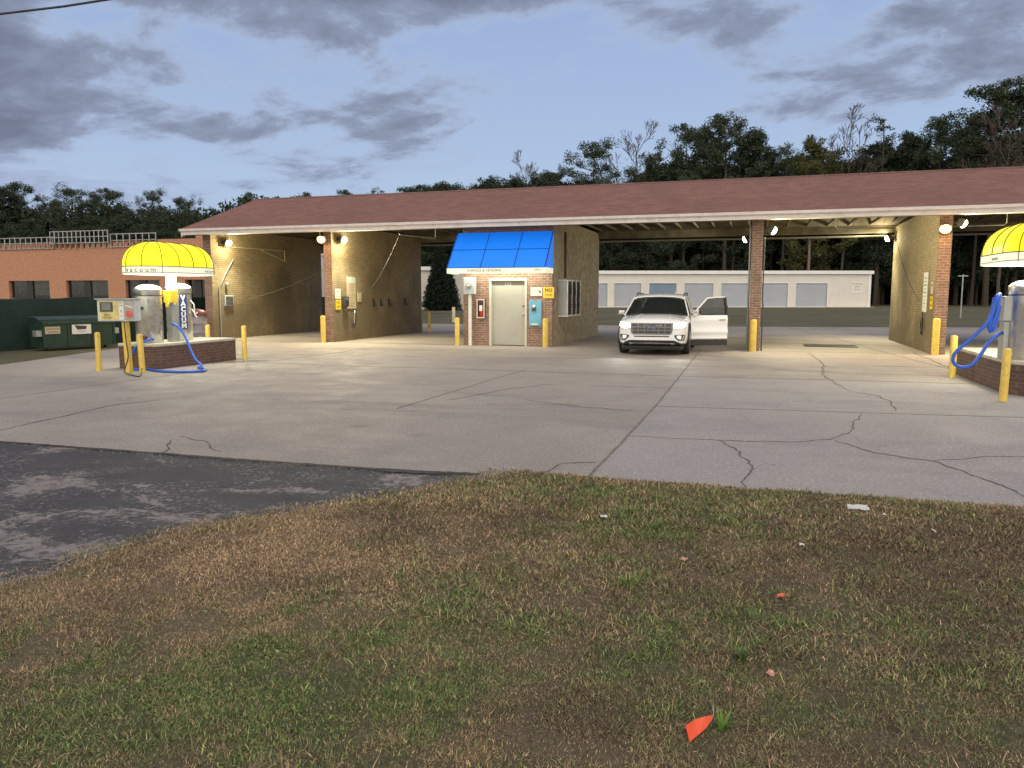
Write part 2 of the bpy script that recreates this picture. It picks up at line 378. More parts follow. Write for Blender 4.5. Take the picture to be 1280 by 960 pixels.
lot_poly = [(-14.4, 6.53), (-2.42, 6.60), (-2.3, 6.3), (16, 6.3), (30, 6.3), (30, 46), (12.9, 45.0), (.5, 42.0), (-19.3, 41.), (-19.6, 24), (-19.35, 21.), (-17.0, 13.9)]
lot = MB().prism(lot_poly, -.12, 0.).build('concrete_lot', M['concrete']); lot['kind'] = 'structure'
# asphalt drive, worn through in patches
m, t, b = nt('worn_asphalt'); v = objc(t)
a = ramp(t, noise(t, v, 2., 9, .7), [(.3, (.032, .032, .038)), (.7, (.075, .072, .08))])
mp = t.nodes.new('ShaderNodeMapping'); mp.inputs['Scale'].default_value = (.9, 1.5, 1); mp.inputs['Rotation'].default_value = (0, 0, -.12); t.links.new(v, mp.inputs[0])
k = mth(t, 'ADD', mth(t, 'MULTIPLY', noise(t, mp.outputs[0], 1.0, 12, .68, .4), .8), mth(t, 'MULTIPLY', noise(t, v, 12., 8, .75), .25))
sp = t.nodes.new('ShaderNodeSeparateXYZ'); t.links.new(v, sp.inputs[0])
k = mth(t, 'ADD', k, mr(t, sp.outputs[1], 6.2, 3.5, -.02, .05, False))
pale = mth(t, 'MULTIPLY', mr(t, k, .55, .585, 0, .8), mr(t, noise(t, v, 9., 12, .85, .5), .44, .52, .1, 1.))
pale = mth(t, 'MAXIMUM', pale, mth(t, 'MULTIPLY', mr(t, k, .49, .54), mr(t, noise(t, v, 24., 10, .8), .53, .58, 0, .7)))
a = mix(t, pale, a, (.35, .30, .295))
a = mix(t, mr(t, noise(t, v, 90, 6, .8), .5, .66, 0, .5), a, (.2, .19, .19))
t.links.new(a, b.inputs['Base Color']); b.inputs['Roughness'].default_value = .8
bump(t, b, mth(t, 'ADD', noise(t, v, 80, 5, .8), mth(t, 'MULTIPLY', k, -3.)), .6, .012); M['asphalt'] = m
asph = MB().prism([(-60, -9), (-3., -9), (-1.9, 6.0), (-1.9, 6.7), (-2.4, 6.515), (-14.2, 6.515), (-60, 6.515)], -.14, -.008).build('asphalt_road', M['asphalt']); asph['kind'] = 'structure'
# dark tar lip where the asphalt meets the concrete
m_tar = pm('tar_joint', (.028, .027, .03), .7, var=.3, sc=5)
def ribbon(name, pts, w0, w1, mat, z, parent, jag=.02, step=.06, seed=0, taper=True):
    rr = random.Random(seed); P = []
    for a, c in zip(pts[:-1], pts[1:]):
        a = Vector(a[:2]); c = Vector(c[:2]); n = max(1, int((c-a).length/step))
        for i in range(n): P.append(a.lerp(c, i/n))
    P.append(Vector(pts[-1][:2])); off = 0; vs = []; n = len(P)
    for i, p in enumerate(P):
        d = (P[min(i+1, n-1)]-P[max(i-1, 0)]).normalized(); nn = Vector((-d.y, d.x)); off = off*.8+rr.uniform(-jag, jag)
        w = rr.uniform(w0, w1)/2*(1 if not taper else min(1, .25+4*min(i, n-1-i)/n)); q = p+nn*off
        vs += [(q.x+nn.x*w, q.y+nn.y*w, z), (q.x-nn.x*w, q.y-nn.y*w, z), (q.x-nn.x*w, q.y-nn.y*w, z-.003), (q.x+nn.x*w, q.y+nn.y*w, z-.003)]
    fs = []
    for i in range(n-1):
        b0 = i*4; b1 = b0+4
        fs += [(b0, b0+1, b1+1, b1), (b0+1, b0+2, b1+2, b1+1), (b0+3, b0, b1, b1+3)]
    return MB().add(vs, fs).build(name, mat, parent, fix=False)
m_crack = pm('crack_grit', (.12, .108, .10), .95, var=.4, sc=20)
m_joint = pm('joint_filler', (.19, .175, .16), .9, var=.4, sc=8)
ribbon('tar_joint', [(-14.1, 6.53), (-8.1, 6.535), (-4.9, 6.53), (-2.5, 6.6)], .03, .075, m_tar, .004, lot, .008, .08, 3, False)
ribbon('tar_joint', [(-3.35, 6.5), (-2.9, 6.55), (-2.38, 6.62)], .07, .13, m_tar, .007, lot, .012, .05, 4)
def pix(*p): return [gp(x, y) for x, y in p]
for i, (pp, w) in enumerate([
    (pix((1075, 517), (1068, 535), (1042, 550), (1000, 553), (900, 551), (850, 548), (785, 546)), .016),
    (pix((900, 550), (925, 566), (938, 585), (930, 610)), .022),
    (pix((1042, 550), (1085, 566), (1170, 577), (1225, 598), (1290, 625)), .02),
    (pix((1170, 577), (1220, 572), (1290, 571)), .014),
    (pix((204, 566), (214, 550)), .02), (pix((226, 546), (260, 553), (268, 562), (280, 565)), .016),
    (pix((676, 592), (705, 581), (746, 578)), .02),
    (pix((1066, 490), (1095, 495), (1112, 503), (1124, 514)), .02),
    (pix((1010, 440), (1030, 455), (1028, 468), (1040, 478), (1066, 490)), .02),
    (pix((655, 500), (720, 508), (790, 514)), .018),
    (pix((0, 538), (80, 520), (150, 505), (200, 500)), .022),
    (pix((560, 500), (640, 486), (690, 480)), .014),
    (pix((1210, 470), (1180, 457), (1140, 440)), .03),
    (pix((1090, 458), (1145, 459), (1190, 458)), .03)]):
    ribbon('crack', pp, w*.2, w*.8, m_crack, .006, lot, .022, .05, 20+i)
for i, (pp, w) in enumerate([
    ([(-1.42, 6.8), (-1.40, 11.5), (-1.5, 18), (-1.6, 24)], .028),
    ([(-1.4, 11.57), (3.5, 11.98), (8, 12.3)], .022), ([(-1.4, 16.0), (1.5, 16.2), (8, 16.4)], .02),
    ([(-4.96, 10.2), (-4.9, 14.0), (-4.85, 16.5)], .024), ([(-11.5, 6.6), (-11.4, 22)], .012), ([(-1.6, 23.98), (-19, 23.98)], .02), ([(4.9, 24), (-.3, 23.95)], .02),
    ([(-1.5, 16.), (-6, 16.1), (-14, 16.2)], .012), ([(4.3, 12), (4.4, 17), (3.6, 23.5), (3., 30), (1.5, 42)], .026)]):
    ribbon('expansion_joint', pp, w*.8, w*1.2, m_joint, .004, lot, .004, .12, 60+i, False)
# wet patches round the left island and a drain grate in the open bay
m_wet = pm('damp_concrete', (.17, .145, .10), .85, var=.25, sc=9)
def blobpoly(cx, cy, rx, ry, n=26, seed=1, rot=0.):
    rr = random.Random(seed); ph = [rr.uniform(0, 6.28) for _ in range(5)]; out = []
    for i in range(n):
        a = 2*PI*i/n; k = 1+.22*math.sin(2*a+ph[0])+.16*math.sin(3*a+ph[1])+.12*math.sin(5*a+ph[2])+.1*math.sin(8*a+ph[3])
        x, y = rx*k*math.cos(a), ry*k*math.sin(a); out.append((cx+x*math.cos(rot)-y*math.sin(rot), cy+x*math.sin(rot)+y*math.cos(rot)))
    return out
MB().prism(blobpoly(-12.95+.5, 16.15, .35, .5, seed=4), .001, .005).build('damp_patch', m_wet, lot)
MB().prism(blobpoly(-11.9, 16.6, .22, .3, seed=8), .001, .005).build('damp_patch', m_wet, lot)
gr = thing('drain_grate', 'dark steel floor drain grate set in the concrete of the open wash bay', 'drain grate', (2.25, 26.4, 0))
fb = MB().box(-.75, .75, -.04, .0, 0.001, .02).box(-.75, .75, 1.0, 1.04, .001, .02).box(-.79, -.75, -.04, 1.04, .001, .02).box(.75, .79, -.04, 1.04, .001, .02)
fb.build('frame', M['dkgrey'], gr)
gb = MB()
for i in range(18): gb.box(-.74+i*.083, -.70+i*.083, 0, 1.0, .003, .014)
gb.build('grating', M['dkgrey'], gr); MB().box(-.75, .75, 0, 1.0, .0005, .002).build('sump', M['black'], gr)

# lawn sheet
xs = np.arange(-12, 16.01, .06); ys = np.arange(-9, 6.95, .06)
X, Y = np.meshgrid(xs, ys); Z = lawn_h(X, Y); ins = lawn_inside(X, Y)
n, k = X.shape; idx = np.arange(n*k).reshape(n, k); q = np.stack([idx[:-1, :-1], idx[:-1, 1:], idx[1:, 1:], idx[1:, :-1]], -1)
qm = (ins[:-1, :-1] & ins[:-1, 1:] & ins[1:, 1:] & ins[1:, :-1]); q = q[qm]
Zs = Z+.012*(fbm(X*9, Y*9, 3, 31)-.5)
V = np.stack([X, Y, Zs], -1).reshape(-1, 3); used = np.unique(q); remap = -np.ones(n*k, int); remap[used] = np.arange(len(used))
me = bpy.data.meshes.new('lawn'); me.from_pydata(V[used].tolist(), [], remap[q].tolist())
ux, uy = X.ravel()[used], Y.ravel()[used]
cc = sum(lawn_color(ux, uy, np.full(len(used), q_))[0] for q_ in (.07, .21, .33, .46, .58, .71, .83, .95))/8*.78+.15*SOIL
col_attr(me, cc)
m, t, b = nt('lawn_thatch'); v = objc(t); at = t.nodes.new('ShaderNodeAttribute'); at.attribute_name = 'Col'
c = mix(t, mr(t, noise(t, v, 45, 8, .8), .38, .62, 0, .6), at.outputs['Color'], (.05, .038, .028))
c = mix(t, mr(t, noise(t, v, 150, 6, .85), .52, .62, 0, .7), c, (.24, .185, .12))
t.links.new(c, b.inputs['Base Color']); b.inputs['Roughness'].default_value = .95; bump(t, b, noise(t, v, 70, 8, .8), 1., .02)
me.materials.append(m); me.polygons.foreach_set('use_smooth', [True]*len(me.polygons))
o = bpy.data.objects.new('lawn', me); COL.objects.link(o); o['kind'] = 'structure'
# sandy strip between lawn and asphalt / concrete
m_sand = pm('sandy_edge_dirt', (.24, .17, .125), .95, var=.45, sc=7, bmp=.8, bsc=60, dirt=(.16, .11, .08), dirt_amt=.8)
vs = []; fs = []
ey = [.2, .9, 1.6, 2.25, 2.7, 3.07, 3.4, 3.72, 4.1, 4.61, 5.0, 5.4, 5.8, 6.2, 6.45]
pts = []
for a0, a1 in zip(ey[:-1], ey[1:]):
    for j in range(8): pts.append(a0+(a1-a0)*j/8)
for i, yy in enumerate(pts):
    ex = float(lawn_edge_x(yy)); w = .03+.42*max(0, float(fbm(np.array(yy*1.3), np.array(2.), 4, 77))-.35)*1.6+.05*max(0, min(1, (yy-5)))
    w += .07*float(fbm(np.array(yy*7.), np.array(5.), 3, 78))-.05
    vs += [(ex-w, yy, -.007), (ex-w*.4, yy, .004), (ex+.14, yy, .014)]
for i in range(len(pts)-1):
    b0 = i*3; fs += [(b0, b0+1, b0+4, b0+3), (b0+1, b0+2, b0+5, b0+4)]
o = MB().add(vs, fs).build('dirt_verge', m_sand, fix=False, smooth=True); o['kind'] = 'structure'

# grass blades
def blades(n, ylo, yhi, L, W, seed, tilt=(25, 85), xpad=.6):
    g = np.random.default_rng(seed); y = g.uniform(ylo, yhi, n); 
    xl = -1.02*y-1.6-xpad*0; xr = .36*y+.35+.9
    x = g.uniform(-1.05*yhi-2.2, .37*yhi+1.3, n)
    ok = (x > xl) & (x < xr); x = x[ok]; y = y[ok]; ok = lawn_inside(x, y, -.02) | (lawn_inside(x, y, -.30) & (g.random(len(x)) < .16) & (x < -1.9)) | (lawn_inside(x, y, -.12) & (g.random(len(x)) < .3) & (x < -1.9)); x = x[ok]; y = y[ok]
    c, gg, st = lawn_color(x, y, g.random(len(x)))
    dens = .55+.8*fbm(x*3.1, y*3.1, 4, 51); bare = fbm(x*2.3+3, y*2.3, 4, 61)
    keep = (g.random(len(x)) < dens) & ~((bare > .68) & (g.random(len(x)) < .6)); x = x[keep]; y = y[keep]; c = c[keep]; gg = gg[keep]
    m_ = len(x); z = lawn_h(x, y)-.004; az = g.uniform(0, 2*PI, m_); tl = np.radians(g.uniform(tilt[0], tilt[1], m_)); l = g.uniform(L[0], L[1], m_)*(.75+.5*gg)*(.45+1.15*fbm(x*7.5, y*7.5, 3, 131)); w = g.uniform(W[0], W[1], m_)/2
    d = np.stack([np.cos(az)*np.sin(tl), np.sin(az)*np.sin(tl), np.cos(tl)], -1); s = np.stack([-np.sin(az), np.cos(az), 0*az], -1)
    tw = g.uniform(-.6, .6, m_)[:, None]; s = s+np.cross(d, s)*tw
    p = np.stack([x, y, z], -1); mid = p+d*(l*.55)[:, None]; d2 = d.copy(); d2[:, 2] -= g.uniform(.05, .5, m_); d2 /= np.linalg.norm(d2, axis=1)[:, None]
    tip = mid+d2*(l*.5)[:, None]; tip[:, 2] = np.maximum(tip[:, 2], z+.004)
    v = np.stack([p-s*w[:, None], p+s*w[:, None], mid+s*(w*.8)[:, None], mid-s*(w*.8)[:, None], tip], 1).reshape(-1, 3)
    return v, np.repeat(c, 5, 0), m_
def leaflets(n, seed):
    v, c, m_ = blades(n, 1.7, 5.6, (.010, .020), (.009, .017), seed, (55, 88)); c5 = c.reshape(-1, 5, 3); v5 = v.reshape(-1, 5, 3)
    ok = (c5[:, 0, 1] > c5[:, 0, 0]*1.15); return v5[ok].reshape(-1, 3), c5[ok].reshape(-1, 3), int(ok.sum())
parts = [blades(900000, 1.7, 3.4, (.010, .027), (.0016, .0032), 1, (30, 88)), blades(560000, 3.4, 5.2, (.014, .038), (.0026, .0048), 2, (30, 86)), blades(330000, 5.2, 6.9, (.02, .048), (.004, .007), 3), blades(9000, 1.7, 5.5, (.04, .075), (.0022, .0034), 5, (10, 70)), leaflets(190000, 4)]
v = np.concatenate([p[0] for p in parts]); c = np.concatenate([p[1] for p in parts]); nb = sum(p[2] for p in parts)
i = np.arange(nb)*5
quads = np.stack([i, i+1, i+2, i+3], -1); tris = np.stack([i+3, i+2, i+4], -1)
me = bpy.data.meshes.new('lawn_grass'); me.vertices.add(len(v)); me.vertices.foreach_set('co', v.astype(np.float32).ravel())
loops = np.concatenate([quads, tris], 1).ravel(); me.loops.add(len(loops)); me.loops.foreach_set('vertex_index', loops.astype(np.int32))
me.polygons.add(nb*2); ls = np.stack([np.arange(nb)*7, np.arange(nb)*7+4], -1).ravel(); me.polygons.foreach_set('loop_start', ls.astype(np.int32))
me.update(calc_edges=True); col_attr(me, c)
m, t, b = nt('grass_blades'); at = t.nodes.new('ShaderNodeAttribute'); at.attribute_name = 'Col'; t.links.new(at.outputs['Color'], b.inputs['Base Color'])
b.inputs['Roughness'].default_value = .65; b.inputs['Specular IOR Level'].default_value = .25; me.materials.append(m)
o = bpy.data.objects.new('lawn_grass', me); COL.objects.link(o)
tag(o, 'short patchy lawn of dry brown and green grass across the foreground', 'grass', kind='stuff')
print('blades', nb)

# loose grit and chips along the crumbling asphalt edges
g = np.random.default_rng(44); vs = []; fs = []
for k in range(1500):
    if k % 3: yy = g.uniform(1.2, 6.45); xx = float(lawn_edge_x(yy))-abs(g.normal(0, .16)); zz_ = -.006
    else: xx = g.uniform(-9, -2.4); yy = 6.53-abs(g.normal(0, .06)); zz_ = -.006
    r_ = g.uniform(.003, .012); b0 = len(vs)
    for q in range(4): a_ = q*PI/2+g.uniform(-.5, .5); vs.append((xx+r_*math.cos(a_), yy+r_*math.sin(a_), zz_))
    vs.append((xx+g.uniform(-.3, .3)*r_, yy, zz_+r_*.8)); fs += [(b0, b0+1, b0+4), (b0+1, b0+2, b0+4), (b0+2, b0+3, b0+4), (b0+3, b0, b0+4)]
o = MB().add(vs, fs).build('loose_gravel', pm('grit_mixed', (.20, .18, .165), .9, var=.7, sc=35), fix=False); tag(o, 'loose grit and chips along the crumbling asphalt edge', 'gravel', kind='stuff')

# small things on the lawn
def lz(x, y): return float(lawn_h(np.array(x), np.array(y)))
def tuft(name, label, x, y, n, L, mat, spread=.03, seed=1, group=None):
    rr = random.Random(seed); mb = MB()
    for _ in range(n):
        a = rr.uniform(0, 2*PI); r0 = rr.uniform(0, spread); px, py_ = r0*math.cos(a), r0*math.sin(a); l = rr.uniform(.5, 1)*L; tl = rr.uniform(.1, .9); w = rr.uniform(.002, .004)
        d = Vector((math.cos(a)*math.sin(tl), math.sin(a)*math.sin(tl), math.cos(tl))); s = Vector((-math.sin(a), math.cos(a), 0))*w
        p = Vector((px, py_, 0)); q = p+d*l*.5; e = q+(d-Vector((0, 0, .35))).normalized()*l*.5
        mb.add([p-s, p+s, q+s*.8, q-s*.8, e], [(0, 1, 2, 3), (3, 2, 4)])
    o = mb.build(name, mat, fix=False); o.location = (x, y, lz(x, y)); return tag(o, label, 'weed', group)
m_weed = pm('bright_green_blade', (.16, .30, .05), .5, var=.25, sc=30); m_clov = pm('clover_green', (.06, .13, .03), .6, var=.3, sc=20)
tuft('grass_tuft', 'bright green tuft of grass right behind the orange flag scrap', gp(902, 905, .06).x, gp(902, 905, .06).y, 38, .085, m_weed, .03, 1)
p = gp(785, 729, .06); tuft('grass_tuft', 'small bright green tuft in the middle of the lawn, nearest the kerb edge', p.x, p.y, 40, .07, m_weed, .1, 3)
p = gp(925, 822, .06); tuft('weed_clump', 'low dark green weed clump between the orange flag scrap and the red scrap', p.x, p.y, 160, .05, m_clov, .16, 2)
# orange marker flag scrap: a folded plastic triangle
fl = MB(); top = Vector((-.088, 3.01, .075)); L1 = Vector((-.19, 2.90, .035)); L2 = Vector((-.195, 2.845, .012)); Rr = Vector((-.12, 2.89, .02))
def sheet(mb, P, th):
    n = len(P); nrm = (P[1]-P[0]).cross(P[2]-P[0]).normalized()*th
    mb.add([p for p in P]+[p+nrm for p in P], [tuple(range(n)), tuple(range(2*n-1, n-1, -1))]+[(i, n+i, n+(i+1) % n, (i+1) % n) for i in range(n)])
zl = lz(-.2, 2.83)
base = Vector((0, 0, 0))
ridge = [gp(892, 894, zl+.045), gp(880, 896, zl+.055), gp(868, 900, zl+.05), gp(857, 907, zl+.035)]
low = [gp(890, 900, zl+.035), gp(883, 910, zl+.022), gp(874, 918, zl+.014), gp(862, 928, zl+.006)]
vs = [p+base for p in ridge+low]; vs += [p+Vector((0, 0, .0012)) for p in vs]
fs = []
for i in range(3): fs += [(i, i+1, 5+i, 4+i), (8+i, 12+i, 13+i, 9+i), (i, 8+i, 9+i, i+1), (4+i, 5+i, 13+i, 12+i)]
fs += [(0, 4, 12, 8), (3, 11, 15, 7)]
fo = thing('marker_flag', 'torn bright orange plastic marker flag lying in the near lawn', 'marker flag', tuple(gp(872, 922, zl)))
MB().add(vs, fs).build('flag_sheet', M['orange'], fo, world=True)
MB().tube([ridge[0]+Vector((.004, .01, -.05)), ridge[0], ridge[0]+Vector((-.004, .012, .03))], .0011, 5).build('wire', M['galv'], fo, world=True)
def crumple(name, label, cat, x, y, sx, sy, sz, mat, seed, group=None, rot=0.):
    g = np.random.default_rng(seed); vs = []; n = 5
    for j in range(n):
        for i in range(n): vs.append(((i/(n-1)-.5)*sx*(1+g.uniform(-.2, .2)), (j/(n-1)-.5)*sy*(1+g.uniform(-.25, .25)), g.uniform(.2, 1)*sz))
    top = len(vs); vs += [(a, b_, c_-.0015) for a, b_, c_ in vs]
    fs = [(j*n+i, j*n+i+1, (j+1)*n+i+1, (j+1)*n+i) for j in range(n-1) for i in range(n-1)]
    fs += [tuple(top+k for k in reversed(f)) for f in fs]
    bd = [i for i in range(n)]+[j*n+n-1 for j in range(1, n)]+[n*n-1-i for i in range(1, n)]+[j*n for j in range(n-2, 0, -1)]
    fs += [(bd[k], top+bd[k], top+bd[(k+1) % len(bd)], bd[(k+1) % len(bd)]) for k in range(len(bd))]
    o = MB().add(vs, fs).build(name, mat); o.location = (x, y, (lz(x, y) if y < 6.8 else 0)+.012); o.rotation_euler.z = rot
    return tag(o, label, cat, group)
m_pap = pm('litter_white', (.70, .68, .66), .7, var=.12, sc=40); m_sal = pm('litter_orange_red', (.62, .16, .08), .5, var=.2, sc=60); m_pink = pm('litter_pink', (.60, .33, .25), .6, var=.2, sc=60)
for k, (x, y, sx, sy, mt, nm, lb, ct) in enumerate([
    (1073, 632, .15, .13, m_pap, 'paper_scrap', 'crumpled white paper scrap on the lawn near the concrete edge, largest of the litter', 'litter'),
    (755, 648, .055, .06, m_pap, 'paper_scrap', 'small white paper scrap on the greener middle of the lawn', 'litter'),
    (977, 745, .055, .04, m_sal, 'plastic_scrap', 'small orange red plastic scrap on the lawn beyond the marker flag', 'litter'),
    (964, 843, .035, .035, m_pink, 'plastic_scrap', 'pinkish white plastic scrap beside the dark weed clump', 'litter'),
    (855, 700, .035, .03, m_pink, 'plastic_scrap', 'tiny pale pink scrap between the two white paper scraps and the green tuft', 'litter'),
    (1002, 683, .02, .03, m_pap, 'paper_scrap', 'tiny white speck of litter left of the dry grass clump', 'litter'),
    (1167, 665, .05, .02, m_pap, 'paper_scrap', 'thin white paper sliver at the right side of the lawn', 'litter'),
    (1106, 643, .03, .02, m_pap, 'paper_scrap', 'tiny white litter just in front of the big crumpled paper', 'litter'),
    (240, 438, .18, .1, m_pap, 'paper_scrap', 'x', 'litter')][:8]):
    p = gp(x, y, .07); crumple(nm, lb, ct, p.x, p.y, sx, sy, .018, mt, 100+k, rot=.3*k)
p = gp(209, 432); q = Vector((-19.9, 22.2, 0)); crumple('paper_scrap', 'white scrap on the grass strip behind the payment kiosk', 'litter', q.x, q.y, .3, .12, .03, m_pap, 130)
# ---------------------------------------------------------------- wash building
YF, YB = 24.0, 31.5
m, t, b = nt('red_brown_shingles'); v = objc(t)
sp = t.nodes.new('ShaderNodeSeparateXYZ'); t.links.new(v, sp.inputs[0]); cb = t.nodes.new('ShaderNodeCombineXYZ')
t.links.new(sp.outputs[0], cb.inputs[0]); t.links.new(sp.outputs[1], cb.inputs[1])
br = t.nodes.new('ShaderNodeTexBrick'); t.links.new(cb.outputs[0], br.inputs['Vector']); br.inputs['Scale'].default_value = 1
br.inputs['Brick Width'].default_value = .32; br.inputs['Row Height'].default_value = .14; br.inputs['Mortar Size'].default_value = .006
br.inputs['Color1'].default_value = (.28, .138, .112, 1); br.inputs['Color2'].default_value = (.205, .098, .082, 1); br.inputs['Mortar'].default_value = (.17, .085, .068, 1)
c = mix(t, mr(t, noise(t, v, .5, 7, .6), .4, .68, 0, .45), br.outputs[0], (.17, .09, .075))
mp = t.nodes.new('ShaderNodeMapping'); mp.inputs['Scale'].default_value = (.6, 5, 5); t.links.new(v, mp.inputs[0])
c = mix(t, mr(t, noise(t, mp.outputs[0], 2.2, 6, .7), .58, .7, 0, .35), c, (.36, .20, .17))
t.links.new(c, b.inputs['Base Color']); b.inputs['Roughness'].default_value = .9; bump(t, b, mth(t, 'ADD', mth(t, 'MULTIPLY', br.outputs['Fac'], -1.), noise(t, v, 60, 3)), .6, .01); M['shingle'] = m
bw = thing('car_wash_building', 'long brick self service car wash with red brown shingle roof and open bays', 'car wash', (-4.8, 27.8, 0))
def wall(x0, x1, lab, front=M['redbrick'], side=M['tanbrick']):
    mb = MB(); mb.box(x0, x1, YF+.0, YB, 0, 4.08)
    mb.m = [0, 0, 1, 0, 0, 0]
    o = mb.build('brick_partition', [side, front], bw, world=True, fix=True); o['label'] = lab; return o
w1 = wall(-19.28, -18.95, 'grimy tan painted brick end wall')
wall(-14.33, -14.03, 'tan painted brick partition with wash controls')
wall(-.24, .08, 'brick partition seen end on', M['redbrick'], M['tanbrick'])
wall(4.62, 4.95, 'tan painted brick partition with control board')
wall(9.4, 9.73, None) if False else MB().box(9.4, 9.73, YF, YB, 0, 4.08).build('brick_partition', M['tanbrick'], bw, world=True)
# booth shell with door recess
bx0, bx1 = -9.2, -6.2; dx0, dx1, dz = -8.30, -7.03, 2.16
MB().box(bx0, dx0, YF, YF+.22, 0, 4.08).box(dx1, bx1, YF, YF+.22, 0, 4.08).box(dx0, dx1, YF, YF+.22, dz, 4.08).build('front_wall', M['boothbrick'], bw, world=True)
MB().box(bx0, bx1, YF+.22, YB, 0, 4.08).build('booth_wall', M['stucco'], bw, world=True)
d = MB().box(dx0+.07, dx1-.07, YF+.1, YF+.15, .02, dz-.07).build('door', M['door'], bw, world=True, bevel=.006); d['label'] = 'flat greige steel door'
MB().box(dx0, dx0+.07, YF-.03, YF+.2, 0, dz).box(dx1-.07, dx1, YF-.03, YF+.2, 0, dz).box(dx0+.07, dx1-.07, YF-.03, YF+.2, dz-.07, dz).build('frame', M['doorframe'], d, world=True)
h = MB().lathe([(.028, 0), (.03, .02), (.012, .03), (.012, .06), (.03, .07), (.032, .1), (.02, .115)], n=16)
h.build('handle', M['steel'], d, world=True, smooth=True, xf=Matrix.Translation((dx1-.14, YF+.1, 1.02)) @ Matrix.Rotation(R(90), 4, 'X'))
MB().lathe([(.03, 0), (.03, .02), (.01, .024)], n=16).build('lock', M['dkgrey'], d, world=True, xf=Matrix.Translation((dx1-.14, YF+.1, 1.28)) @ Matrix.Rotation(R(90), 4, 'X'))
L0 = bw.location
def loc(x, y, z): return Vector((x, y, z))-L0
text_mesh('115', .17, 'door_number', M['white'], d, loc(-7.7, YF+.096, 1.98), (1, 0, 0), (0, 0, 1), .006, bold=.006)
# roof
ex0, ex1 = -19.62, 10.2; e0, e1 = 23.3, 32.3; ry, rz, ez = 27.8, 5.5, 3.95
def slab(yA, zA, yB, zB, th):
    v_ = [(ex0, yA, zA), (ex1, yA, zA), (ex1, yB, zB), (ex0, yB, zB)]
    return MB().add([*v_, *[(x, y, z-th) for x, y, z in v_]], [(0, 1, 2, 3), (7, 6, 5, 4), (0, 4, 5, 1), (1, 5, 6, 2), (2, 6, 7, 3), (3, 7, 4, 0)])
s1 = slab(e0-.03, ez, ry, rz, .09).build('roof_slope', M['shingle'], bw, world=True)
s2 = slab(ry, rz, e1+.03, ez, .09).build('roof_slope', M['shingle'], bw, world=True)
dk = MB()
for (ya, za, yb_, zb_) in ((e0+.1, ez-.075, ry, rz-.11), (ry, rz-.11, e1-.1, ez-.075)):
    n_ = 30
    for i in range(n_): 
        xa = ex0+.05+(ex1-ex0-.1)*i/n_; xb = xa+(ex1-ex0-.1)/n_-.012
        dk.add([(xa, ya, za-.05), (xb, ya, za-.05), (xb, yb_, zb_-.03), (xa, yb_, zb_-.03), (xa, ya, za-.065), (xb, ya, za-.065), (xb, yb_, zb_-.045), (xa, yb_, zb_-.045)], [(0, 1, 2, 3), (7, 6, 5, 4), (0, 4, 5, 1), (1, 5, 6, 2), (2, 6, 7, 3), (3, 7, 4, 0)])
dk.build('roof_deck', M['wooddk'], bw, world=True)
cap = MB()
for i in range(99): cap.add([(ex0+i*.301, ry-.14, rz-.035), (ex0+i*.301+.297, ry-.14, rz-.04), (ex0+i*.301+.297, ry, rz+.014), (ex0+i*.301, ry, rz+.02), (ex0+i*.301+.297, ry+.14, rz-.04), (ex0+i*.301, ry+.14, rz-.035)], [(0, 1, 2, 3), (3, 2, 4, 5)])
cap.build('ridge_cap', M['shingle'], bw, world=True, fix=False)
f = MB().box(ex0, ex1, e0-.02, e0+.02, 3.74, ez-.03).build('fascia', M['fascia'], bw, world=True, bevel=.004)
MB().ext([(0, .0), (.10, .03), (.115, .10), (.10, .105), (.09, .04), (.0, .015)], lambda a, b_, t_: (ex0+.01+t_, e0-.022-a, 3.842+b_), ex1-ex0-.02).build('gutter', M['fascia'], f, world=True)
MB().ext([(e0, ez-.1), (ry, rz-.1), (e1, ez-.1), (e1, ez-.28), (ry, rz-.30), (e0, ez-.28)], lambda a, b_, t_: (ex0-.001+t_, a, b_), .03).build('rake_board', M['fascia'], bw, world=True)
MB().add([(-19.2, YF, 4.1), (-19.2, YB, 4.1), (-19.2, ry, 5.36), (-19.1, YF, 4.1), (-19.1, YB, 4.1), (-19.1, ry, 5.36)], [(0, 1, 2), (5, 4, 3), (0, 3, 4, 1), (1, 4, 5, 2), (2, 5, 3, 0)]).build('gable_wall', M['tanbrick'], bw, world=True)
MB().box(ex0+.02, ex1-.02, e0+.025, YF-.003, 3.775, 3.79).build('soffit', M['soffit'], bw, world=True)
MB().box(ex0+.02, ex1-.02, YB+.003, e1, 3.775, 3.79).build('soffit', M['soffit'], bw, world=True)
bays = [(-18.95, -14.33), (-14.03, -9.2), (-6.2, -.24), (.08, 4.62), (4.95, 9.4)]
for x0, x1 in bays:
    MB().box(x0+.003, x1-.003, YF+.02, YF+.16, 3.84, 4.12).build('header_beam', M['wood'], bw, world=True)
    MB().box(x0+.003, x1-.003, YB-.2, YB-.06, 3.86, 4.14).build('header_beam', M['wood'], bw, world=True)
    k = max(2, round((x1-x0)/.61))
    for i in range(k):
        x = x0+.15+(x1-x0-.3)*i/(k-1)
        MB().box(x-.02, x+.02, YF+.12, YB-.1, 4.142, 4.23).build('joist', M['wood'], bw, world=True)
    MB().box(x0+.01, x1-.01, YF+.9, YF+3.2, 4.232, 4.245).build('ceiling_panel', M['soffit'], bw, world=True)
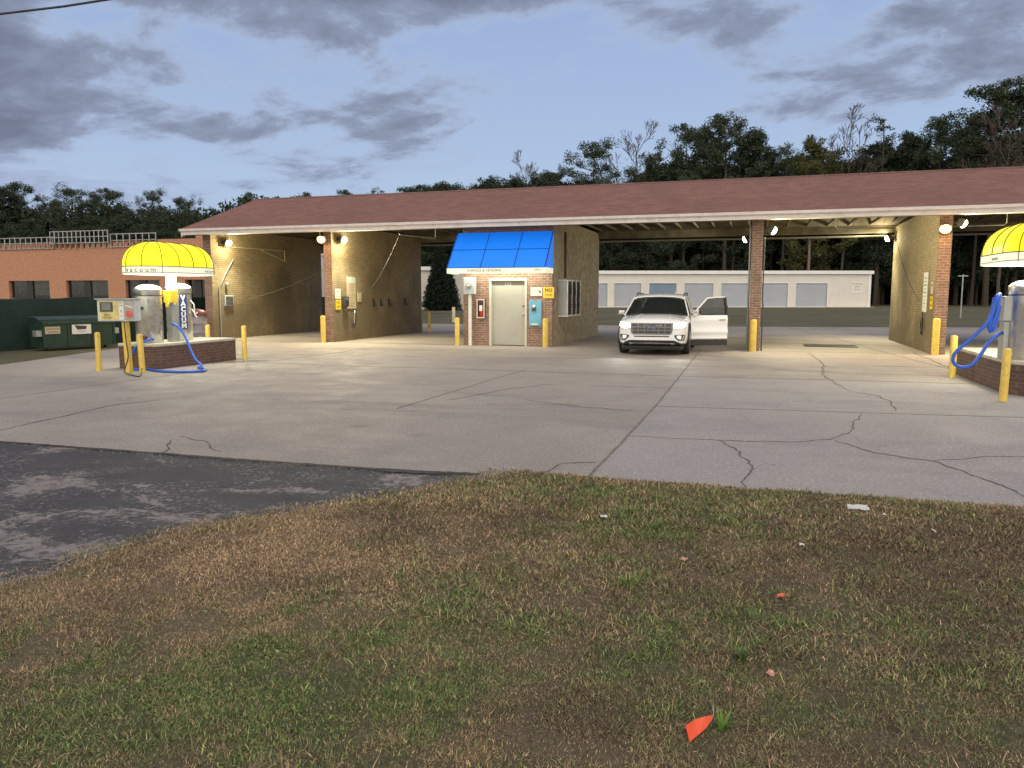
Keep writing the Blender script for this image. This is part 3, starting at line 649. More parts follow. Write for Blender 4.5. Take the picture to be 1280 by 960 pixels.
# booth awning: sloping blue vinyl, white valance
aw_x0, aw_x1 = -9.36, -6.17; ay, az1, az0, wz = 23.0, 2.47, 2.30, 3.62
def quadplate(P, th, mb=None):
    mb = mb or MB(); P = [Vector(p) for p in P]; n_ = (P[1]-P[0]).cross(P[2]-P[0]).normalized()*th; sheet(mb, P, th); return mb
aw = MB(); quadplate([(aw_x0, ay, az1), (aw_x1, ay, az1), (aw_x1, YF-.012, wz), (aw_x0, YF-.012, wz)], -.012, aw)
quadplate([(aw_x0, ay, az1), (aw_x0, YF-.012, az1), (aw_x0, YF-.012, wz)], -.012, aw); quadplate([(aw_x1, ay, az1), (aw_x1, YF-.012, az1), (aw_x1, YF-.012, wz)], .012, aw)
awo = aw.build('awning', M['bawning'], bw, world=True); awo['label'] = 'lit blue vinyl awning over the door'
MB().box(aw_x0, aw_x1, ay-.012, ay, az0, az1).box(aw_x0-.0, aw_x0+.012, ay, YF-.01, az0, az1-.002).box(aw_x1-.012, aw_x1, ay, YF-.01, az0, az1-.002).build('valance', M['wvinyl'], awo, world=True)
sm = MB(); dvec = Vector((0, YF-ay, wz-az1)); up = Vector((0, -(wz-az1), YF-ay)).normalized()*.010
for fx in (.0, .345, .69, 1.): 
    x = aw_x0+.012+(aw_x1-aw_x0-.024)*fx; p = Vector((x, ay, az1))+up; sm.bar(p+dvec*.01, p+dvec*.985, .02, .012, up)
p = Vector((aw_x0, ay, az1))+up+dvec*.5; sm.bar(p, p+Vector((aw_x1-aw_x0, 0, 0)), .018, .012, up)
sm.bar((aw_x0, ay-.014, az1), (aw_x1, ay-.014, az1), .008, .02)
sm.bar((aw_x1+.004, YF-.03, wz-.02), (aw_x1+.004, ay+.01, az1+.01), .01, .02)
sm.build('seam', M['bseam'], awo, world=True)
text_mesh('CHANGE & VENDING', .125, 'lettering', M['ink'], awo, loc(-8.12, ay-.015, 2.385), (1, 0, 0), (0, 0, 1), .004, sx=.9, spacing=1.05)
text_mesh('OPEN', .11, 'lettering', M['inkgrey'], awo, loc(-6.42, ay-.015, 2.385), (1, 0, 0), (0, 0, 1), .004, sx=.8)
tl = MB().tube([(-9.0, 23.55, 2.62), (-6.5, 23.55, 2.62)], .02, 8).build('fluorescent_tube', M['tube_l'], awo, world=True)
al = bpy.data.lights.new('awning_light', 'AREA'); al.shape = 'RECTANGLE'; al.size = 2.6; al.size_y = .12; al.energy = 42; al.color = (1., .93, .62)
alo = bpy.data.objects.new('awning_light', al); COL.objects.link(alo); alo.parent = awo; alo.location = Vector((-7.75, 23.55, 2.58))-L0; alo.rotation_euler = (R(18), 0, 0)
# gas pipe and bracket on the end wall, electric conduit, gusset bracket
end = MB().tube([(-18.91, 24.35, .02), (-18.91, 24.35, 1.9), (-18.91, 24.8, 2.5), (-18.91, 25.2, 2.95)], .022, 8); end.lathe([(.06, 0), (.06, .06), (.03, .09)], (-18.88, 24.75, 2.0), 10)
end.build('conduit', M['galv'], bw, world=True, smooth=True)
MB().bar((-18.92, 25.3, 3.42), (-18.92, 28.6, 3.45), .03, .03).bar((-18.92, 28.6, 3.45), (-18.92, 28.6, 3.02), .03, .03).bar((-18.92, 26.9, 3.43), (-18.92, 28.6, 3.02), .03, .03).build('pipe_bracket', M['paleyellow'], bw, world=True)
lv = MB().box(-18.948, -18.90, 24.62, 25.12, 1.22, 1.62)
vb = lv.build('vent_louver', M['greybox'], bw, world=True, bevel=.004)
ls = MB()
for i in range(7): ls.bar((-18.89, 24.66, 1.26+i*.05), (-18.89, 25.08, 1.26+i*.05), .03, .008, (1, 0, 1))
ls.build('slat', M['dkgrey'], vb, world=True)
MB().tube([(.13, 24.03, 0), (.13, 24.03, 1.2), (.14, 24.0, 1.32), (.12, 24.03, 1.5), (.12, 24.03, 3.3)], .02, 8).build('conduit', M['dkgrey'], bw, world=True)
MB().tube([(-.28, 24.2, 0), (-.28, 24.2, 3.6)], .03, 8).build('downpipe', M['galv'], bw, world=True)
# swinging booms and wands' hoses under the roof
for k, (cx, ang, side, z) in enumerate([(-11.6, -1.9, -1, 3.78), (2.3, .35, 1, 3.80), (7.1, 2.8, 1, 3.8), (-16.5, .5, 1, 3.8)]):
    bm_ = thing('hose_boom', ['swivelling hose boom under the roof of the bay left of the blue awning', 'swivelling hose boom under the roof of the empty bay right of the white car', 'swivelling hose boom under the roof of the far right bay', 'swivelling hose boom under the roof of the far left bay'][k], 'hose boom', (cx, 27.4, z), group='hose booms in the bays')
    dx, dy = 1.9*math.cos(ang), 1.9*math.sin(ang)
    MB().tube([(0, 0, .34), (0, 0, .0), (.05*math.cos(ang), .05*math.sin(ang), -.06), (dx, dy, -.02)], .02, 8).lathe([(.09, .32), (.09, .34)], n=12).build('swivel_arm', M['galv'], bm_)
    wx = (-14.0 if k == 0 else 4.58 if k == 1 else 5.0 if k == 2 else -18.9)-cx; wy = -1.6
    ex, ey_ = dx, dy; P = []
    for i in range(13):
        s_ = i/12; P.append((ex+(wx-ex)*s_, ey_+(wy-ey_)*s_, -.03-2.35*s_-.5*math.sin(PI*s_)*.6))
    MB().tube(P, .007, 6).build('hose', M['dkgrey'], bm_)

# under-roof conduit run and junction
MB().tube([(-14.0, 24.6, 4.0), (-12.6, 25.2, 4.0), (-11.5, 25.4, 4.05), (-9.4, 25.6, 4.02)], .035, 8).box(-13.3, -12.6, 24.9, 25.2, 3.93, 4.06).box(-11.2, -10.7, 25.2, 25.5, 3.94, 4.1).build('service_pipe', M['paleyellow'], bw, world=True)
MB().tube([(-9.5, 24.4, 4.0), (-9.5, 28, 4.0)], .05, 8).build('service_pipe', M['paleyellow'], bw, world=True)

# ---------------------------------------------------------------- wall lamps
def add_light(name, loc_, power, color, parent, size=.12, kind='POINT', spot=None, rot=None):
    l = bpy.data.lights.new(name, kind); l.energy = power; l.color = color
    if kind in ('POINT', 'SPOT'): l.shadow_soft_size = size
    if kind == 'SPOT': l.spot_size = R(spot); l.spot_blend = .6
    o = bpy.data.objects.new(name, l); COL.objects.link(o); o.parent = parent; o.location = loc_
    if rot: o.rotation_euler = rot
    return o
def flood(label, loc_, face, power, warm=False):
    """face: unit direction the lamp points to (horizontal), bracket behind it"""
    t_ = thing('flood_lamp', label, 'lamp', loc_, math.atan2(face[1], face[0]), 'flood lamps on the brick walls')
    tilt = Matrix.Rotation(R(28), 4, 'Y')
    hb = MB().add([(-.10, -.10, -.07), (-.10, .10, -.07), (-.10, .10, .07), (-.10, -.10, .07), (.05, -.15, -.11), (.05, .15, -.11), (.05, .15, .11), (.05, -.15, .11)], [(0, 1, 2, 3), (7, 6, 5, 4), (0, 4, 5, 1), (1, 5, 6, 2), (2, 6, 7, 3), (3, 7, 4, 0)])
    hb.build('housing', M['dkgrey'], t_, xf=tilt, bevel=.008)
    lens = MB().lathe([(.14, 0), (.135, .04), (.10, .075), (.05, .09)], n=20)
    lens.build('lens', M['lampo'] if warm else M['lampw'], t_, smooth=True, xf=tilt @ Matrix.Translation((.052, 0, 0)) @ Matrix.Rotation(R(90), 4, 'Y') @ Matrix.Scale(.85, 4, (1, 0, 0)))
    MB().bar((-.19, 0, .02), (-.09, 0, .0), .03, .03).box(-.21, -.185, -.05, .05, -.05, .08).build('bracket', M['dkgrey'], t_)
    add_light('lamp_light', (.26, 0, -.12), power, (1., .56, .2) if warm else (1., .92, .60), t_, .12, 'SPOT', 172, (0, R(-48), 0))
    add_light('lamp_spill', (.20, 0, -.06), power*.16, (1., .56, .2) if warm else (1., .84, .48), t_, .1)
flood('white flood lamp near the front edge of the far left end wall', (-18.73, 24.66, 3.55), (1, 0), 620)
flood('white flood lamp on the side of the second wall, beside the orange one', (-13.82, 24.42, 3.55), (1, 0), 680)
flood('orange flood lamp on the front end of the wall left of the blue awning', (-14.25, 23.78, 3.53), (0, -1), 150, True)
flood('white flood lamp on the right side of the end-on brick partition beside the white car', (.30, 24.15, 3.51), (1, 0), 470)
flood('white flood lamp at the rear edge of the right partition, facing the empty bay', (4.42, 31.2, 3.68), (-1, 0), 560)
flood('white flood lamp on the bay side of the right partition, above the orange one', (5.17, 24.12, 3.58), (1, 0), 620)
flood('white flood lamp at the rear of the end-on partition, facing the blue awning booth', (-.46, 29.3, 3.62), (-1, 0), 170)
flood('orange flood lamp on the front end of the right partition', (4.72, 23.78, 3.42), (0, -1), 170, True)

# ---------------------------------------------------------------- things on the booth front
def plate(name, label, cat, x0, x1, z0, z1, mat, y=YF-.022, th=.018, group=None):
    o = thing(name, label, cat, ((x0+x1)/2, y, (z0+z1)/2), 0, group)
    MB().box(x0, x1, y, y+th, z0, z1).build('panel', mat, o, world=True, bevel=.002); return o
def T(o, s, size, x, z, mat, y=None, **k):
    y = (YF-.0235) if y is None else y
    return text_mesh(s, size, 'lettering', mat, o, Vector((x, y, z))-o.location, (1, 0, 0), (0, 0, 1), .002, **k)
o = plate('sign', 'white notice sign with small print and an arrow beside the door', 'sign', -6.91, -6.53, 1.60, 1.87, M['signwhite'])
T(o, 'FOR YOUR SECURITY', .028, -6.72, 1.835, M['ink']); T(o, 'CHANGE MACHINE', .036, -6.75, 1.77, M['ink']); T(o, 'THIS WAY', .036, -6.78, 1.71, M['ink']); T(o, 'NO REFUNDS', .03, -6.74, 1.64, M['inkgrey'])
MB().add([(-6.64, YF-.026, 1.71), (-6.60, YF-.026, 1.71), (-6.60, YF-.026, 1.69), (-6.55, YF-.026, 1.73), (-6.60, YF-.026, 1.77), (-6.60, YF-.026, 1.745), (-6.64, YF-.026, 1.745)]+[(-6.64, YF-.023, 1.71), (-6.60, YF-.023, 1.71), (-6.60, YF-.023, 1.69), (-6.55, YF-.023, 1.73), (-6.60, YF-.023, 1.77), (-6.60, YF-.023, 1.745), (-6.64, YF-.023, 1.745)], [tuple(range(7))]+[(i, 7+i, 7+(i+1) % 7, (i+1) % 7) for i in range(7)]).build('arrow', M['ink'], o, world=True)
o = plate('sign', 'square yellow sign reading NO over smaller words at the corner of the booth', 'sign', -6.50, -6.14+.0, 1.53, 1.88, M['signyellow'], th=.02)
T(o, 'NO', .15, -6.32, 1.78, M['ink'], bold=.004); T(o, 'LOITER', .085, -6.32, 1.63, M['ink'], sx=.85)
o = thing('change_machine', 'light blue change machine panel set in the brick right of the door', 'vending machine', (-6.74, YF-.03, 1.06))
MB().box(-6.95, -6.54, YF-.05, YF-.002, .64, 1.46).build('cabinet', M['ltblue'], o, world=True, bevel=.01)
MB().box(-6.90, -6.59, YF-.062, YF-.052, .70, .90).build('coin_tray_panel', M['ltblue'], o, world=True, bevel=.004)
MB().box(-6.86, -6.64, YF-.085, YF-.063, .685, .725).build('tray_lip', M['white'], o, world=True, bevel=.004)
MB().box(-6.85, -6.72, YF-.075, YF-.052, 1.12, 1.26).build('bill_slot', M['dkgrey'], o, world=True, bevel=.004); MB().lathe([(.05, 0), (.05, .02), (.03, .035)], n=18).build('dial', M['white'], o, world=True, xf=Matrix.Translation((-6.785, YF-.052, 1.27)) @ Matrix.Rotation(R(90), 4, 'X'))
o = thing('fire_extinguisher_cabinet', 'pale framed cabinet holding a red fire extinguisher left of the door', 'extinguisher', (-8.56, YF-.08, 1.18))
MB().box(-8.70, -8.43, YF-.12, YF-.10, .88, .92).box(-8.70, -8.43, YF-.12, YF-.10, 1.46, 1.50).box(-8.70, -8.665, YF-.12, YF-.10, .92, 1.46).box(-8.465, -8.43, YF-.12, YF-.10, .92, 1.46).build('frame', M['doorframe'], o, world=True, bevel=.004)
MB().box(-8.70, -8.43, YF-.02, YF-.002, .88, 1.50).box(-8.70, -8.69, YF-.10, YF-.02, .88, 1.50).box(-8.44, -8.43, YF-.10, YF-.02, .88, 1.50).build('cabinet', M['maroon'], o, world=True)
ex = MB().lathe([(.055, 0), (.06, .02), (.06, .30), (.045, .35), (.02, .37), (.02, .40)], (-8.55, YF-.06, .93), 18).build('extinguisher', M['red'], o, world=True, smooth=True)
MB().box(-8.58, -8.51, YF-.10, YF-.05, 1.33, 1.37).tube([(-8.55, YF-.09, 1.36), (-8.50, YF-.09, 1.30), (-8.49, YF-.09, 1.12)], .008, 6).build('valve', M['black'], ex, world=True)
MB().box(-8.60, -8.50, YF-.128, YF-.121, 1.12, 1.30).build('label_plate', M['white'], o, world=True)
o = thing('meter_post', 'pale grey electric meter box on a post left of the door', 'meter', (-8.87, YF-.2, 0))
MB().box(-9.07, -8.70, YF-.32, YF-.12, 1.66, 2.20).build('meter_box', M['greybox'], o, world=True, bevel=.012)
MB().lathe([(.10, 0), (.10, .04), (.085, .09), (.04, .11)], n=20).build('meter_dial', M['steel'], o, world=True, smooth=True, xf=Matrix.Translation((-8.885, YF-.32, 1.92)) @ Matrix.Rotation(R(90), 4, 'X'))
MB().box(-8.93, -8.84, YF-.26, YF-.18, 0, 1.66).build('post', M['white'], o, world=True, bevel=.006)
# mat clamps on the booth side
for i in range(4):
    y = 24.75+i*.62
    o = thing('mat_clamp', ['steel floor mat clamp on the booth side, nearest the front corner', 'second steel mat clamp from the booth corner', 'third steel mat clamp from the booth corner', 'steel mat clamp farthest from the booth corner'][i], 'mat clamp', (-6.18, y, 1.5), 0, 'mat clamps on the booth side')
    MB().box(-6.195, -5.88, y-.06, y+.0, .98, 2.08).build('housing', M['dkgrey'] if i else M['galv'], o, world=True, bevel=.01)
    MB().box(-5.895, -5.86, y-.075, y+.012, .95, 2.11).build('edge_strip', M['steel'], o, world=True, bevel=.006)
    MB().box(-6.19, -5.85, y-.09, y+.02, .93, .97).build('clip', M['white'], o, world=True); MB().box(-6.19, -5.85, y-.09, y+.02, 2.09, 2.12).build('clip', M['white'], o, world=True)
MB().box(-6.195, -6.14, 25.55, 25.66, 2.2, 3.7).build('downpipe', M['wooddk'], bw, world=True)  # pipe and its stripe of shadow, put in as one dark strip
# boards on partition walls (x facing)
def xplate(name, label, cat, x, s, y0, y1, z0, z1, mat, th=.02, group=None):
    o = thing(name, label, cat, (x, (y0+y1)/2, (z0+z1)/2), 0, group)
    a, b_ = (x+.002, x+.002+th) if s > 0 else (x-.002-th, x-.002)
    MB().box(a, b_, y0, y1, z0, z1).build('panel', mat, o, world=True, bevel=.002); return o
def XT(o, s_, x, s, size, y, z, mat, **k):
    return text_mesh(s_, size, 'lettering', mat, o, Vector((x+s*.0235, y, z))-o.location, (0, s, 0), (0, 0, 1), .002, **k)
X2 = -14.03
o = xplate('sign', 'pale square notice above the yellow one on the wall left of the blue awning', 'sign', X2, 1, 24.16, 24.52, 1.50, 1.84, M['signwhite']); XT(o, 'TOKENS', X2, 1, .07, 24.34, 1.76, M['ink'], sx=.9); XT(o, 'ONLY', X2, 1, .06, 24.34, 1.66, M['inkgrey']); XT(o, 'NO CHANGE', X2, 1, .045, 24.34, 1.57, M['inkgrey'])
o = xplate('sign', 'small yellow NO sign below the pale notice on the wall left of the blue awning', 'sign', X2, 1, 24.18, 24.52, 1.12, 1.46, M['signyellow']); XT(o, 'NO', X2, 1, .14, 24.35, 1.37, M['ink']); XT(o, 'LOITER', X2, 1, .08, 24.35, 1.22, M['ink'], sx=.85)
o = xplate('instruction_board', 'tall pale wash instruction board on the wall left of the blue awning', 'sign', X2, 1, 25.0, 25.62, 1.14, 2.28, M['sign_tan']); MB().box(X2+.022, X2+.026, 25.02, 25.60, 2.06, 2.26).build('header_strip', M['greybox'], o, world=True)
for i, s_ in enumerate(['PRE-SOAK', 'TIRE CLEAN', 'HIGH PRESSURE', 'SOAP', 'FOAM BRUSH', 'RINSE', 'WAX', 'SPOT FREE', 'STOP']):
    XT(o, s_, X2, 1, .065, 25.31, 1.98-i*.092, M['inkgrey'], sx=.95)
o = xplate('sign', 'small pale plate right of the tall instruction board in the left bay', 'sign', X2, 1, 25.78, 26.05, 1.38, 1.72, M['sign_tan'])
o = thing('coin_meter', 'dark coin meter box between the notices and the tall instruction board', 'coin box', (X2, 24.76, 1.4))
MB().box(X2+.002, X2+.14, 24.62, 24.90, 1.22, 1.58).build('housing', M['dkgrey'], o, world=True, bevel=.01); MB().lathe([(.035, 0), (.035, .03)], n=14).build('knob', M['steel'], o, world=True, xf=Matrix.Translation((X2+.14, 24.74, 1.48)) @ Matrix.Rotation(R(90), 4, 'Y'))
o = thing('hanging_wand', 'coiled spray wand hanging below the instruction board of the left bay', 'spray wand', (X2, 25.4, .9))
cw = [(X2+.06, 25.4+.2*math.cos(a)*(1-.03*i), .72+.26*math.sin(a)) for i in range(3) for a in [2*PI*j/14 for j in range(14)]]
MB().tube(cw, .012, 6).build('hose', M['dkgrey'], o, world=True); MB().tube([(X2+.05, 25.45, 1.08), (X2+.07, 25.4, .98), (X2+.07, 25.36, .62)], .014, 6).build('wand', M['galv'], o, world=True)
for i, y in enumerate((27.0, 27.6, 28.3, 29.8)):
    o = thing('brush_hook', ['dark wall hook in the left bay, nearest the instruction board', 'second dark wall hook from the instruction board in the left bay', 'third dark wall hook from the instruction board in the left bay', 'dark wall hook in the left bay set apart near the rear'][i], 'hook', (X2, y, 1.3), 0, 'hooks on the left bay wall')
    MB().box(X2+.002, X2+.04, y-.05, y+.05, 1.2, 1.48).tube([(X2+.03, y, 1.24), (X2+.12, y, 1.22), (X2+.13, y, 1.32)], .012, 6).build('hook_body', M['black'], o, world=True)
X4 = 4.62
o = xplate('instruction_board', 'tall pale wash instruction board on the right partition wall', 'sign', X4, -1, 25.0, 25.55, 1.14, 2.28, M['signwhite'])
for i, s_ in enumerate(['PRE-SOAK', 'TIRE CLEAN', 'HIGH PRESSURE', 'SOAP', 'FOAM BRUSH', 'RINSE', 'WAX', 'SPOT FREE', 'STOP']):
    XT(o, s_, X4, -1, .06, 25.27, 2.12-i*.105, M['inkgrey'], sx=.9)
o = xplate('sign', 'pale notice above the yellow one on the right partition wall', 'sign', X4, -1, 24.2, 24.5, 1.66, 2.0, M['sign_tan']); XT(o, 'TOKENS', X4, -1, .06, 24.35, 1.9, M['ink'])
o = xplate('sign', 'small yellow notice on the right partition wall', 'sign', X4, -1, 24.2, 24.5, 1.24, 1.6, M['signyellow']); XT(o, 'NO', X4, -1, .13, 24.35, 1.5, M['ink']); XT(o, 'LOITER', X4, -1, .07, 24.35, 1.35, M['ink'], sx=.85)
o = thing('hanging_wand', 'spray wand and hose hanging low on the right partition wall', 'spray wand', (X4, 25.2, .9))
cw = [(X4-.06, 25.25+.15*math.cos(a), .74+.24*math.sin(a)) for i in range(2) for a in [2*PI*j/14 for j in range(14)]]
MB().tube(cw, .016, 6).build('hose', M['black'], o, world=True); MB().tube([(X4-.05, 25.3, 1.15), (X4-.07, 25.2, 1.0), (X4-.07, 25.1, .6)], .018, 6).build('wand', M['black'], o, world=True)

# ---------------------------------------------------------------- bollards
def bollard(label, x, y, h=.9, r=.075, mat=None, lean=(0, 0), grp='yellow bollards round the car wash'):
    prof = [(r, 0), (r, h-.03), (r*.92, h-.01), (r*.6, h), (.001, h+.004)]
    o = MB().lathe(prof, n=18).build('bollard', mat or M['yellow'], smooth=True); o.location = (x, y, -.0); o.rotation_euler = (lean[0], lean[1], 0)
    return tag(o, label, 'bollard', grp)
bollard('yellow bollard at the left front corner of the left vacuum island', -13.55, 13.35, .84, .055, lean=(0, .01))
bollard('yellow bollard right beside the payment kiosk post, in front of the left vacuum island', -12.40, 13.36, .82, .06, lean=(.02, -.02))
bollard('yellow bollard at the right rear corner of the left vacuum island', -12.47, 16.93, .86, .06)
bollard('short bright yellow bollard showing behind the two left steel tanks', -13.75, 17.15, .86, .06)
bollard('yellow bollard in front of the far left end wall behind the vacuum tanks', -19.12, 23.7, 1.0, .075)
bollard('yellow bollard at the front end of the wall left of the blue awning', -14.28, 23.75, .92, .085)
bollard('slim leaning yellow bollard deep inside the far left bay', -14.6, 26.9, 1.05, .05, lean=(-.03, -.03))
bollard('yellow bollard at the rear end of the second wall, beside its twin', -14.18, 31.75, .9, .07)
bollard('darker yellow bollard at the rear end of the second wall, outer of the pair', -13.85, 31.9, .9, .07)
bollard('whitish bollard on the grass behind the left bay', -17.3, 43.5, .9, .1, M['paleyellow'])
bollard('yellow bollard left of the meter post at the booth front', -9.31, 23.72, .9, .075)
bollard('pale yellow bollard below the yellow NO sign at the booth corner', -6.33, 23.68, .9, .09)
bollard('thin yellow bollard at the rear corner of the booth left of the white car', -6.42, 31.75, .95, .06)
bollard('stout yellow bollard at the foot of the end-on brick partition right of the white car', -.11, 23.8, .92, .10)
bollard('yellow bollard at the foot of the right partition', 4.66, 23.78, 1.0, .095)
bollard('yellow bollard behind the looping blue hose at the right vacuum island', 3.74, 17.4, .84, .065)
bollard('nearest yellow bollard, in front of the right vacuum island', 3.68, 13.75, .82, .06, lean=(0, .02))

# ---------------------------------------------------------------- vacuum islands
def smooth_path(P, n=6):
    P = [Vector(p) for p in P]; out = []
    for i in range(len(P)-1):
        p0 = P[max(i-1, 0)]; p1 = P[i]; p2 = P[i+1]; p3 = P[min(i+2, len(P)-1)]
        for k in range(n):
            s_ = k/n; out.append(.5*((2*p1)+(p2-p0)*s_+(2*p0-5*p1+4*p2-p3)*s_*s_+(3*p1-p0-3*p2+p3)*s_**3))
    out.append(P[-1]); return out
def island(poly, label):
    cx = sum(p[0] for p in poly)/len(poly); cy = sum(p[1] for p in poly)/len(poly)
    o = thing('vacuum_island', label, 'brick island', (cx, cy, 0))
    MB().prism(poly, 0, .5).build('brick_base', M['darkbrick'], o, world=True)
    big = [((x-cx)*1.012+cx, (y-cy)*1.012+cy) for x, y in poly]
    MB().prism(big, .501, .56).build('concrete_cap', M['conc_top'], o, world=True, bevel=.012); return o
island([(-13.62, 14.0), (-12.66, 14.0), (-12.6, 14.2), (-12.6, 16.75), (-13.7, 16.75), (-13.7, 14.12)], 'low dark brick island under the left yellow canopy')
island([(3.98, 18.2), (3.98, 14.85), (4.30, 14.35), (5.25, 14.35), (5.35, 14.6), (5.35, 18.2)], 'low dark brick island at the right edge under the right yellow canopy')
def tank(label, x, y, h=1.3, r=.29):
    o = thing('vacuum_tank', label, 'vacuum tank', (x, y, .56), 0, 'steel vacuum tanks')
    MB().lathe([(r*.98, 0), (r, .01), (r, h-.22)], n=36).build('drum', M['steel'], o, smooth=True)
    MB().lathe([(r+.008, 0), (r+.012, .01), (r+.012, .13), (r*.9, .18), (r*.6, .22), (r*.25, .24), (.01, .245)], (0, 0, h-.218), 36).build('lid', M['steel'], o, smooth=True)
    MB().lathe([(r+.006, 0), (r+.006, .02)], (0, 0, h-.24), 36).build('band', M['dkgrey'], o)
    return o
tA = tank('near steel vacuum tank on the left brick island', -13.22, 14.52, 1.29)
tB = tank('steel vacuum tank with the blue VACUUM sign on the left brick island', -13.2, 15.48, 1.33)
tC = tank('large steel vacuum tank at the right edge of the picture', 4.36, 15.2, 1.31, .31)
tD = tank('rear steel vacuum tank on the right brick island, mostly behind the near one', 4.80, 16.3, 1.31, .29)
# small fittings on the near tank
MB().box(-.03, .03, -.03, .03, -.03, .03).tube([(0, -.0, 0), (0, -.06, 0)], .015, 8).build('latch', M['dkgrey'], tA, xf=Matrix.Translation((.08, -.29, .78)))
MB().lathe([(.05, 0), (.05, .05), (.03, .07)], n=14).build('drain_cap', M['maroon'], tA, xf=Matrix.Translation((.12, -.26, .12)) @ Matrix.Rotation(R(90), 4, 'X'))
# curved VACUUM sign on far tank
sa = R(-31); r = .297; sg = MB(); vs = []; n = 7
for rr_ in (r, r+.006):
    for z in (.27, 1.08):
        for i in range(n):
            a = sa+(i/(n-1)-.5)*.62; vs.append((rr_*math.cos(a), rr_*math.sin(a), z))
fs = []
for i in range(n-1):
    fs += [(2*n+i, 2*n+i+1, 3*n+i+1, 3*n+i), (i, n+i, n+i+1, i+1), (i, i+1, 2*n+i+1, 2*n+i), (n+i, 3*n+i, 3*n+i+1, n+i+1)]
fs += [(0, 2*n, 3*n, n), (n-1, 2*n-1, 4*n-1, 3*n-1)]
sgo = sg.add(vs, fs).build('name_plate', M['navy'], tB, smooth=True)
nd = Vector((math.cos(sa), math.sin(sa), 0)); rt = Vector((-math.sin(sa), math.cos(sa), 0))
for i, ch in enumerate('VACUUM'):
    text_mesh(ch, .155, 'lettering', M['white'], sgo, nd*(r+.009)+Vector((0, 0, 1.0-i*.13)), rt, (0, 0, 1), .004, bold=.008)
# side hoses brackets on far tank (white clips at right)
MB().tube([(.28, .08, .95), (.34, .12, .85), (.33, .14, .6), (.38, .16, .55)], .015, 6).tube([(.28, .1, .75), (.36, .14, .62), (.40, .15, .66)], .015, 6).build('hose_bracket', M['white'], tB)
